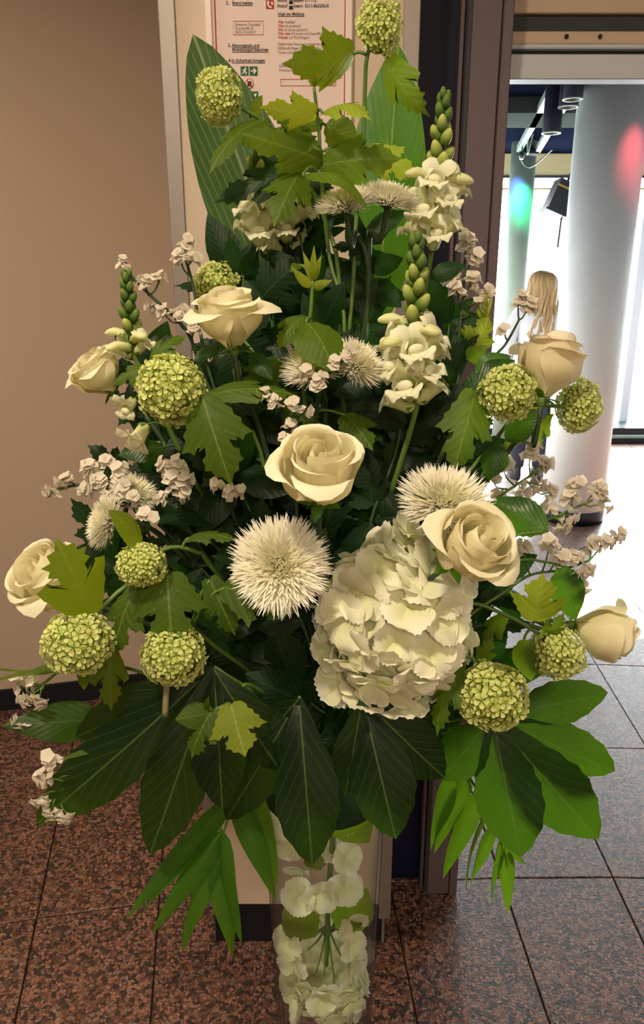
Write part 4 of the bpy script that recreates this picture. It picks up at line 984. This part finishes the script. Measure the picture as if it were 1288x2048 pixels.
shoot('short viburnum shoot with two drooping leaves over the middle chrysanthemums', [(625, 562, .84), (622, 620, .84), (612, 700, .85), (608, 780, .87)],
      [(612, 634, .84, 556, 700, .82, 76, 'vib2', Lf, 15, .2), (612, 645, .83, 668, 748, .79, 104, 'ovate', Lf, -12, .16), (600, 530, .86, 580, 545, .84, 20, 'ovate', Lf, 0, .2), (626, 575, .84, 665, 560, .83, 20, 'lance', Ly, 30, .2), (622, 575, .84, 582, 532, .83, 20, 'lance', Ly, -30, .2)])
shoot('small viburnum shoot hanging low on the left of the vase', [(420, 1425, .74), (465, 1400, .76), (500, 1370, .79)],
      [(462, 1410, .74, 490, 1512, .71, 122, 'vib', Ly, 5, .06), (424, 1420, .74, 383, 1515, .72, 84, 'vib2', Lf, 15, .1), (420, 1425, .74, 350, 1440, .73, 54, 'ovate', Lf, -20, .1), (412, 1420, .74, 418, 1392, .73, 14, 'lance', Lf, 0, .1)], tip=False)
shoot('bright backlit viburnum shoot right of the lower snapdragon', [(965, 640, .96), (935, 720, .95), (895, 800, .93), (870, 900, .91)],
      [(940, 705, .95, 978, 632, .96, 76, 'vib', Ly, 25, .15), (930, 730, .95, 868, 690, .95, 54, 'ovate', Ly, 20, .1), (955, 690, .96, 925, 620, .97, 50, 'vib2', Ly, -20, .1), (900, 790, .93, 860, 730, .93, 50, 'vib2', Ly, 10, .1), (935, 720, .94, 975, 690, .93, 40, 'lance', Lf, 30, .2)])
shoot('leafy shoot with jagged dark leaves under the left chrysanthemum pair', [(470, 660, .93), (520, 720, .91), (560, 780, .90), (600, 880, .88)],
      [(560, 720, .90, 470, 800, .86, 90, 'vib', Lf, 10, .1), (560, 790, .89, 640, 850, .86, 80, 'vib2', Lf, 5, .1), (690, 830, .86, 745, 900, .82, 90, 'vib', Lf, -5, .1), (520, 600, .94, 600, 520, .93, 120, 'vib', Ld, 10, .1), (540, 620, .94, 490, 560, .94, 80, 'vib', Ld, 10, .1)], tip=False)

# ------------------------------------------------------------------ roses
rose('cream rose facing up at the upper left beside the aluminium strip', 458, 642, 160, .82, (-.10, -.20, .96), [(470, 740, .86), (520, 860, .88)], seed=1, open_=.75, mid=.55,
     leaves=[(500, 705, .84, 545, 760, .82, 40, 'fine', 'rose_leaf', 10, .1), (440, 690, .84, 385, 725, .83, 30, 'fine', 'rose_leaf', 10, .1)])
rose('cream rose at the left edge pointing to the beige wall', 197, 746, 122, .90, (-.48, -.30, .80), [(290, 830, .91), (400, 1000, .90)], seed=2, open_=.75, mid=.6,
     leaves=[(330, 895, .90, 236, 912, .88, 62, 'fine', 'rose_leaf', 10, .12)])
rose('large open cream rose in the middle facing the viewer', 642, 946, 190, .72, (.02, -.48, .87), [(650, 1080, .80)], seed=3, open_=.9, spin=.5, mid=.58, hscale=1.12)
rose('large cream rose overlapping the big hydrangea', 940, 1094, 192, .71, (.34, -.60, .66), [(900, 1180, .80)], seed=4, open_=.7, spin=1.2, mid=.58,
     leaves=[(1096, 1062, .80, 982, 998, .84, 78, 'fine', 'rose_leaf', -15, .1), (1120, 1130, .86, 1150, 1240, .86, 70, 'fine', 'rose_leaf', 0, .1)])
rose('cream rose with thin red petal rim before the white column', 1096, 736, 150, .88, (.16, .22, .95), [(1060, 850, .89), (960, 980, .89)], seed=5, open_=.6, mat='rose_red', mid=.55, hscale=1.15,
     leaves=[(1012, 882, .86, 1076, 818, .85, 60, 'fine', 'rose_leaf', 0, .1), (950, 745, .88, 1022, 712, .88, 52, 'fine', 'rose_leaf', 20, .1), (1000, 890, .87, 975, 960, .86, 56, 'fine', 'rose_leaf', 0, .1)])
rose('half closed cream rose bud pointing to the right edge', 1205, 1262, 132, .88, (.96, -.16, -.14), [(1100, 1260, .88), (960, 1250, .87)], seed=6, open_=.08, hscale=1.25, mid=.55)
rose('cream rose at the lower left edge behind a lobed leaf', 100, 1160, 178, .83, (-.42, -.42, .72), [(180, 1210, .84), (320, 1260, .86)], seed=7, open_=.6, mid=.6)

# ------------------------------------------------------------------ chrysanthemums
mum('white spiky chrysanthemum high up, left half of the top pair', 690, 398, 126, .87, (-.15, -.22, .95), [(715, 470, .93), (735, 600, .93)], 1, .62)
mum('white spiky chrysanthemum high up, right half of the top pair', 780, 388, 128, .88, (.18, -.22, .95), [(740, 470, .93), (735, 600, .93)], 2, .66)
mum('white spiky chrysanthemum in the middle, left of the drooping leaf', 627, 724, 138, .83, (-.25, -.45, .85), [(650, 840, .88)], 3, .62)
mum('white spiky chrysanthemum in the middle, right of the drooping leaf', 718, 720, 126, .83, (.45, -.45, .75), [(690, 840, .88)], 4, .70)
mum('large white spiky chrysanthemum in front, left of the hydrangea', 560, 1128, 205, .74, (.05, -.80, .55), [(600, 1200, .82)], 5, .50, n=1300)
mum('large white spiky chrysanthemum above the right cream rose', 892, 994, 192, .76, (.05, -.45, .88), [(860, 1080, .82)], 6, .50, n=1200)
mum('cream white chrysanthemum at the left pointing to the wall', 203, 1040, 118, .80, (-.78, -.42, .42), [(300, 1090, .86)], 7, .62)
mum('greyish white chrysanthemum among the left statice', 268, 980, 104, .86, (.35, -.35, .85), [(320, 1070, .88)], 8, .66, n=340)

# ------------------------------------------------------------------ snapdragons
snapdragon('tall white snapdragon spike in front of the dark door frame', [(888, 200, .95), (881, 300, .95), (873, 400, .95), (864, 500, .95)], 15, 9, (22, 44, 56), 1, .42)
snapdragon('white snapdragon spike with green tip right of the middle chrysanthemums', [(832, 488, .85), (833, 560, .85), (827, 650, .85), (822, 740, .85), (832, 820, .85)], 17, 10, (24, 46, 60), 2, .40,
           leaves=[(860, 555, .88, 930, 530, .88, 40, 'fine', Ld, 10, .1)])
snapdragon('green budded snapdragon spike above the left rose', [(253, 555, .87), (257, 610, .87), (262, 665, .87), (270, 715, .87)], 15, 2, (18, 34, 36), 3, .72,
           extra=[(292, 850, .86, -.4, -.6, -.7, 50), (268, 800, .88, -.3, -.3, -.8, 40)])
snapdragon('white snapdragon spike beside the tall ribbed leaf', [(512, 330, 1.0), (520, 390, 1.0), (524, 450, 1.0), (520, 510, 1.0)], 6, 6, (26, 36, 46), 4, .1)
snapdragon('white snapdragon spike left of the top chrysanthemums', [(575, 345, 1.0), (578, 400, 1.0), (575, 460, 1.0), (572, 520, 1.0)], 4, 7, (26, 34, 46), 5, .1)

# ------------------------------------------------------------------ statice
statice('white statice sprig standing against the aluminium strip', [(372, 520, .95), (388, 580, .95), (400, 660, .94), (430, 780, .92)], [(372, 490, .95, .25, .95, 7, 26), (362, 522, .95, -.2, .8, 9, 26), (382, 525, .94, .5, .6, 6, 20)], 8.5, 1)
statice('white statice sprig rising behind the green bud spike', [(250, 540, .90), (300, 590, .90), (372, 660, .90), (402, 740, .91), (450, 860, .91)],
        [(247, 535, .90, -.3, .9, 8, 24), (292, 572, .90, -.2, .9, 9, 26), (318, 562, .90, .4, .8, 5, 18), (330, 630, .90, -.5, .6, 6, 24), (362, 632, .90, .2, .9, 9, 28), (310, 615, .91, -.6, .4, 4, 18), (388, 665, .90, .3, .7, 5, 18)], 8.5, 2)
statice('white statice sprig before the dark door frame', [(930, 520, .97), (925, 600, .96), (915, 700, .95), (900, 820, .93)],
        [(932, 495, .97, .0, 1, 13, 34), (948, 520, .96, .5, .7, 9, 28), (905, 560, .96, -.4, .8, 10, 34), (915, 585, .95, -.2, .8, 8, 30), (940, 570, .96, .4, .8, 8, 28), (965, 592, .97, .6, .7, 9, 30), (955, 610, .96, .3, .5, 6, 26)], 9.5, 3)
statice('lone white statice tip in front of the bright window', [(1038, 640, .95), (1010, 690, .95), (975, 730, .94), (920, 850, .92)], [(1036, 606, .95, -.1, 1, 12, 22), (1056, 618, .95, .5, .8, 8, 22), (1008, 665, .95, -.3, .6, 3, 12)], 8.5, 4)
statice('small white statice sprig above the central rose', [(560, 800, .80), (570, 850, .82), (590, 920, .84)], [(530, 792, .79, -.6, .6, 5, 22), (550, 808, .79, -.2, .9, 8, 28), (585, 812, .79, .3, .8, 6, 22), (605, 826, .79, .6, .6, 6, 22), (580, 858, .80, .1, .6, 6, 20), (572, 880, .78, -.2, .5, 4, 18)], 8.5, 5)
statice('white statice sprig between the middle chrysanthemums', [(660, 740, .80), (640, 790, .83), (630, 880, .86)], [(618, 752, .80, -.5, .7, 9, 26), (640, 768, .79, -.1, .8, 9, 26), (668, 730, .79, .3, .9, 8, 28), (690, 712, .79, .4, .9, 7, 26), (632, 780, .79, -.2, .4, 5, 20)], 8.5, 6)
statice('large white statice sprig at the far left before the wall', [(100, 985, .86), (160, 970, .86), (230, 990, .86), (330, 1060, .87)],
        [(108, 978, .86, -.9, -.2, 9, 30), (135, 962, .86, -.8, .4, 9, 30), (185, 945, .85, -.5, .8, 11, 36), (215, 930, .86, -.1, 1, 8, 28), (205, 968, .84, -.4, .5, 11, 36), (240, 950, .84, .1, .9, 12, 38), (245, 985, .83, .0, .6, 12, 38), (225, 1000, .83, -.3, .2, 9, 32), (265, 1000, .83, .3, .4, 9, 30), (180, 980, .85, -.7, .1, 7, 30)], 9.0, 7)
statice('white statice sprig right of the greyish chrysanthemum', [(350, 960, .83), (358, 1010, .84), (385, 1070, .86)], [(335, 940, .83, -.2, .9, 9, 34), (358, 935, .83, .3, .9, 8, 28), (345, 970, .82, -.1, .7, 12, 36), (368, 965, .82, .5, .6, 9, 30), (330, 998, .82, -.6, .3, 8, 28), (360, 992, .82, .3, .3, 7, 26)], 9.0, 8)
statice('small white statice sprig under the big lobed leaf', [(460, 990, .82), (470, 1040, .84), (500, 1090, .86)], [(438, 975, .81, -.5, .7, 6, 24), (462, 990, .80, .1, .8, 9, 28), (476, 985, .81, .5, .8, 5, 20)], 8.0, 9)
statice('short white statice sprig above the small left snowball', [(292, 1050, .79), (305, 1085, .81), (340, 1130, .84)], [(290, 1034, .78, .1, 1, 11, 24), (302, 1040, .78, .5, .7, 6, 18)], 8.5, 10)
statice('backlit white statice sprig right of the upper right chrysanthemum', [(1085, 935, .88), (1040, 965, .88), (985, 1005, .87), (920, 1080, .87)],
        [(1062, 908, .88, .1, 1, 12, 34), (1080, 932, .88, .7, .5, 9, 30), (1010, 935, .90, -.1, 1, 8, 28), (985, 960, .90, -.4, .7, 8, 28), (1040, 975, .87, .3, -.5, 9, 30), (1068, 968, .88, .7, -.2, 8, 28), (1095, 985, .88, .6, .2, 8, 24), (1000, 985, .89, -.3, -.2, 6, 24)], 9.5, 11, mat='stem')
statice('middle backlit statice sprig reaching right over the sunny floor', [(1185, 1000, .88), (1130, 1025, .88), (1070, 1050, .88), (1015, 1085, .87), (950, 1160, .87)],
        [(1150, 975, .88, .2, 1, 9, 26), (1138, 1000, .88, -.1, .8, 8, 26), (1190, 985, .88, .6, .7, 10, 28), (1200, 1010, .88, .8, .1, 8, 24), (1120, 1045, .87, .4, -.4, 10, 30), (1135, 1030, .87, .5, .1, 6, 22), (1100, 1022, .88, -.1, .8, 5, 20)], 9.5, 12, mat='stem')
statice('lowest backlit statice sprig ending in a long spike at the right', [(1180, 1120, .89), (1120, 1140, .88), (1060, 1150, .88), (1000, 1190, .87), (930, 1240, .87)],
        [(1228, 1072, .90, .8, .4, 8, 34), (1200, 1085, .90, .8, .4, 9, 36), (1170, 1095, .90, .7, .3, 6, 26), (1048, 1100, .87, -.2, 1, 9, 32), (1098, 1095, .87, .1, 1, 11, 34), (1115, 1120, .87, .3, .6, 10, 32), (1145, 1118, .88, .6, .5, 10, 32), (1165, 1140, .88, .7, .1, 9, 28), (1140, 1145, .87, .4, -.3, 8, 28), (1158, 1168, .88, .5, -.4, 9, 28)], 9.5, 13, mat='stem')
statice('white statice sprig at the left edge above the dark skirting', [(45, 1395, .82), (90, 1365, .82), (135, 1335, .82), (230, 1330, .83)], [(40, 1372, .82, -.7, .5, 6, 26), (60, 1392, .81, -.6, -.4, 9, 34), (80, 1395, .81, -.1, -.7, 7, 30), (45, 1440, .81, -.5, -.5, 8, 26), (70, 1368, .82, -.6, .3, 6, 26)], 9.0, 14, mat='stem',
        leaves=[(130, 1335, .82, -20, 1365, .80, 16, 'lance', Lf, 20, .05), (120, 1338, .82, -30, 1335, .82, 14, 'lance', Lf, 20, -.05), (150, 1330, .82, 60, 1340, .80, 20, 'lance', Lf, 0, .05)])
statice('white statice sprig drooping at the lower left before the granite floor', [(108, 1600, .76), (150, 1560, .76), (215, 1500, .77), (300, 1425, .79)], [(105, 1520, .76, -.3, .8, 8, 34), (95, 1555, .75, -.7, .2, 8, 34), (88, 1590, .75, -.7, -.3, 8, 34), (105, 1615, .75, -.2, -.8, 8, 30), (130, 1622, .75, .4, -.8, 5, 22)], 9.5, 15, mat='stem',
        leaves=[(215, 1492, .77, 118, 1520, .75, 14, 'lance', Lf, 10, .03), (200, 1520, .77, 112, 1560, .75, 12, 'lance', Lf, 10, .03), (190, 1535, .77, 120, 1582, .75, 12, 'lance', Lf, 10, .03)])

# ------------------------------------------------------------------ hydrangeas
rnd_h = random.Random(5)
hc = P(788, 1238, .80); hs = S(788, 1238, .80)
ht = thing('hydrangea', 'big white hydrangea head low on the right of the middle', 'flower', tuple(FO), 'white hydrangeas')
_v, _f, _u = uv_sphere(14, 9); add('core', mesh('core', [V3((a.x * 118, a.y * 110, a.z * 140)) * hs for a in _v], _f, _u), M['hyd_core'], ht, Matrix.Translation(hc))
hydrangea_head(ht, hc, (138 * hs, 125 * hs, 165 * hs), 84, 52 * hs, rnd_h, V3((0, -1, 0)), -.55)
stem(ht, [hc, hc.lerp(FO, .5)], .005, .004)
# hydrangea set upside down inside the vase
vh = thing('hydrangea', 'white hydrangea hanging upside down inside the glass vase', 'flower', (VX, VYc, ZT), 'white hydrangeas')
hb = P(648, 1958, .90); sb = S(648, 1958, .90); RIN = .066
def inside(l): return math.hypot(l.x - VX, l.y - VYc) > RIN - .006
hydrangea_head(vh, hb, (70 * sb, 62 * sb, 62 * sb), 34, 34 * sb, rnd_h, V3((0, 0, -1)), -.35, None)
st_pts = [P(672, 1590, .90), P(664, 1700, .89), P(656, 1800, .89), P(655, 1885, .89), P(652, 1930, .90)]
v, f, u = tube_geo(st_pts, .005, .0035, 8, 5); add('stem', mesh('stem', v, f, u), M['stem'], vh)
for (ex, ey, eY) in ((615, 1900, .88), (632, 1945, .87), (648, 1952, .86), (668, 1955, .87), (690, 1925, .88), (605, 1870, .90)):
    a = P(655, 1850, .89); b = P(ex, ey, eY); v, f, u = tube_geo([a, a.lerp(b, .5) + V3((0, 0, -.006)), b], .0018, .0012, 5, 4); add('branch', mesh('branch', v, f, u), M['stem'], vh)
for (px, py, Y, nx, ny, nz, sz) in ((566, 1645, .87, -.3, -.7, .5, 30), (578, 1690, .87, -.3, -.8, .1, 34), (592, 1735, .88, -.2, -.7, -.4, 30), (600, 1790, .86, -.2, -.9, .2, 40), (640, 1785, .855, .1, -.9, .1, 38), (690, 1775, .86, .3, -.9, .1, 38), (690, 1715, .87, .3, -.7, .4, 34),
        (655, 1690, .90, 0, -.6, .6, 36), (700, 1840, .87, .3, -.8, -.2, 36), (610, 1830, .90, -.2, -.7, -.5, 34), (575, 1885, .88, -.5, -.7, .2, 34), (700, 1890, .88, .4, -.7, .3, 34), (640, 1830, .93, 0, -.9, 0, 34), (590, 1925, .87, -.5, -.8, 0, 36), (700, 1935, .87, .5, -.8, -.1, 36), (650, 1640, .93, 0, -.8, .3, 34), (620, 1890, .93, 0, -.9, 0, 36), (675, 1890, .94, 0, -.9, 0, 36), (650, 1985, .86, 0, -.9, -.4, 36), (610, 1975, .87, -.3, -.8, -.4, 34), (690, 1985, .87, .3, -.8, -.4, 34), (545 + 20, 1610, .88, -.3, -.6, .6, 26)):
    hyd_floret(vh, P(px, py, Y), V3((nx, ny, nz)).normalized(), sz * S(px, py, Y), rnd_h)
for L in ((668, 1606, .872, 738, 1686, .868, 104, 'ovate', 'leaf', 0, .08), (684, 1866, .875, 734, 1775, .875, 88, 'ovate', 'leaf', 0, .08), (628, 1874, .875, 566, 1818, .875, 80, 'ovate', 'leaf', 0, .08), (640, 1740, .87, 612, 1700, .86, 40, 'ovate', 'leaf', 0, .1)):
    put_leaf(vh, catmull(st_pts, 5), *L, hint=(0, -1, .1))

# ------------------------------------------------------------------ woman in the far room
pz = 6.0; pc = P(1082, 600, pz); pw = thing('person', 'woman with long wavy blonde hair and white shirt standing with her back turned', 'person', (pc.x, pz, 0))
M['skin'] = simple('skin', (206, 164, 140), .55, .4, 0, .04); M['shirt'] = simple('white_shirt', (190, 190, 192), .8, .2, 0, .03, 40, .2)
M['hair'] = simple('blonde_hair', (158, 126, 84), .45, .4, 0, .35, 70, .3); M['trousers'] = simple('dark_trousers', (44, 46, 56), .8, .2, 0, .1); M['shoe'] = simple('black_shoe', (24, 24, 26), .5, .4)
J = {'pel': (0, 0, .92), 'sp': (0, .01, 1.08), 'ch': (0, .0, 1.25), 'nk': (0, .01, 1.37), 'hd': (0, .03, 1.44), 'hd2': (0, .035, 1.53)}
bones = [('pel', 'sp'), ('sp', 'ch'), ('ch', 'nk'), ('nk', 'hd'), ('hd', 'hd2')]
rad = {'pel': .135, 'sp': .115, 'ch': .125, 'nk': .045, 'hd': .075, 'hd2': .08}
for s_, n_ in ((-1, 'l'), (1, 'r')):
    J.update({'sh' + n_: (s_ * .16, 0, 1.31), 'el' + n_: (s_ * .215, .02, 1.06), 'wr' + n_: (s_ * .20, .13, .88), 'pa' + n_: (s_ * .195, .16, .82),
              'hp' + n_: (s_ * .085, 0, .84), 'kn' + n_: (s_ * .09, .01, .46), 'an' + n_: (s_ * .09, -.01, .09), 'to' + n_: (s_ * .10, .14, .035)})
    rad.update({'sh' + n_: .06, 'el' + n_: .042, 'wr' + n_: .028, 'pa' + n_: .026, 'hp' + n_: .095, 'kn' + n_: .06, 'an' + n_: .04, 'to' + n_: .034})
    bones += [('ch', 'sh' + n_), ('sh' + n_, 'el' + n_), ('el' + n_, 'wr' + n_), ('wr' + n_, 'pa' + n_), ('pel', 'hp' + n_), ('hp' + n_, 'kn' + n_), ('kn' + n_, 'an' + n_), ('an' + n_, 'to' + n_)]
    for k in range(5):
        dx = (k - 1.5) * .015; ln = (.05, .062, .066, .058, .045)[k]
        if k == 4: dx = 0
        a = 'f%s%d' % (n_, k); b0 = Vector(J['pa' + n_]) if k < 4 else Vector(J['wr' + n_])
        d0 = Vector((0, dx, -.03)) if k < 4 else Vector((-s_ * .02, .03, -.03))
        J[a + 'a'] = tuple(b0 + d0); J[a + 'b'] = tuple(b0 + d0 + Vector((-s_ * .008, dx * .3, -ln * .6))); rad[a + 'a'] = .009; rad[a + 'b'] = .007
        bones += [('pa' + n_ if k < 4 else 'wr' + n_, a + 'a'), (a + 'a', a + 'b')]
keys = list(J); me = bpy.data.meshes.new('body'); me.from_pydata([J[k] for k in keys], [(keys.index(a), keys.index(b)) for a, b in bones], [])
me.materials.append(M['skin']); body = bpy.data.objects.new('body', me); COL.objects.link(body); body.parent = pw; WM[body] = WM[pw].copy()
sk = body.modifiers.new('skin', 'SKIN'); sk.use_smooth_shade = True
for i, k in enumerate(keys): me.skin_vertices[0].data[i].radius = (rad[k], rad[k] * (.78 if k in ('pel', 'sp', 'ch') else 1)); me.skin_vertices[0].data[i].use_root = (k == 'pel')
body.modifiers.new('smooth', 'SUBSURF').levels = 2; body.modifiers['smooth'].render_levels = 2
TP = WM[pw]
def ring_loft(rings, n=20):
    v = []; f = []; u = []
    for i, (x, y, z, rx, ry) in enumerate(rings):
        for k in range(n): a = 2 * PI * k / n; v.append(V3((x + rx * math.cos(a), y + ry * math.sin(a), z))); u.append((k / n, i / len(rings)))
    for i in range(len(rings) - 1):
        for k in range(n): f.append((i*n+k, i*n+(k+1) % n, (i+1)*n+(k+1) % n, (i+1)*n+k))
    return v, f, u
mb = MB().add(*ring_loft([(0, 0, .93, .185, .135), (0, 0, .98, .18, .13), (0, .005, 1.08, .16, .12), (0, 0, 1.2, .175, .125), (0, 0, 1.29, .185, .115), (0, .0, 1.345, .13, .085), (0, .01, 1.375, .06, .058)]))
for s_ in (-1, 1): mb.tube([(s_ * .135, 0, 1.315), (s_ * .19, .005, 1.24), (s_ * .22, .02, 1.08), (s_ * .21, .10, .94)], .066, .05, 12, 5)
mb.build('shirt', M['shirt'], pw, TP, True)
mb = MB().add(*ring_loft([(0, 0, .97, .15, .11), (0, 0, .88, .172, .125), (0, 0, .80, .175, .12)]))
for s_ in (-1, 1): mb.tube([(s_ * .085, 0, .86), (s_ * .09, .01, .46), (s_ * .09, -.01, .10)], .098, .055, 14, 6)
mb.build('trousers', M['trousers'], pw, TP, True)
for s_ in (-1, 1): MB().add(*ring_loft([(s_ * .095, .045, .002, .05, .125), (s_ * .095, .045, .03, .052, .128), (s_ * .095, .02, .075, .045, .09), (s_ * .09, -.01, .11, .046, .05)])).build('shoe', M['shoe'], pw, TP, True)
mb = MB(); v, f, u = uv_sphere(18, 12, (.097, .112, .118)); mb.add([p_ + V3((0, .015, 1.50)) for p_ in v if True], f, u)
rnd = random.Random(8)
for k in range(34):
    a = -PI * (k / 33) * 1.06 + .1; x = math.cos(a); y = math.sin(a); ph = rnd.uniform(0, 6); L = rnd.uniform(.30, .40); p_ = []
    p_.append(V3((x * .02, .0, 1.612))); p_.append(V3((x * .07, .01 + y * .07, 1.595)))
    for j in range(9):
        q = j / 8; rr = .098 + .03 * q
        p_.append(V3((x * rr * (1 + .2 * q) + .014 * math.sin(ph + q * 9) * q, .02 + y * (.112 + .03 * q) + .010 * math.cos(ph + q * 9), 1.555 - q * L - .03 * q * q)))
    mb.tube(p_, .020, .009, 7, 2)
mb.build('hair', M['hair'], pw, TP, True)
mb = MB(); 
for s_ in (-1, 1):
    v, f, u = uv_sphere(8, 6, (.012, .008, .010)); mb.add([p_ + V3((s_ * .03, .118, 1.50)) for p_ in v], f, u)
v, f, u = uv_sphere(8, 6, (.012, .02, .02)); mb.add([p_ + V3((0, .128, 1.475)) for p_ in v], f, u)
v, f, u = uv_sphere(8, 6, (.022, .008, .006)); mb.add([p_ + V3((0, .118, 1.435)) for p_ in v], f, u)
mb.build('face', M['skin'], pw, TP, True)
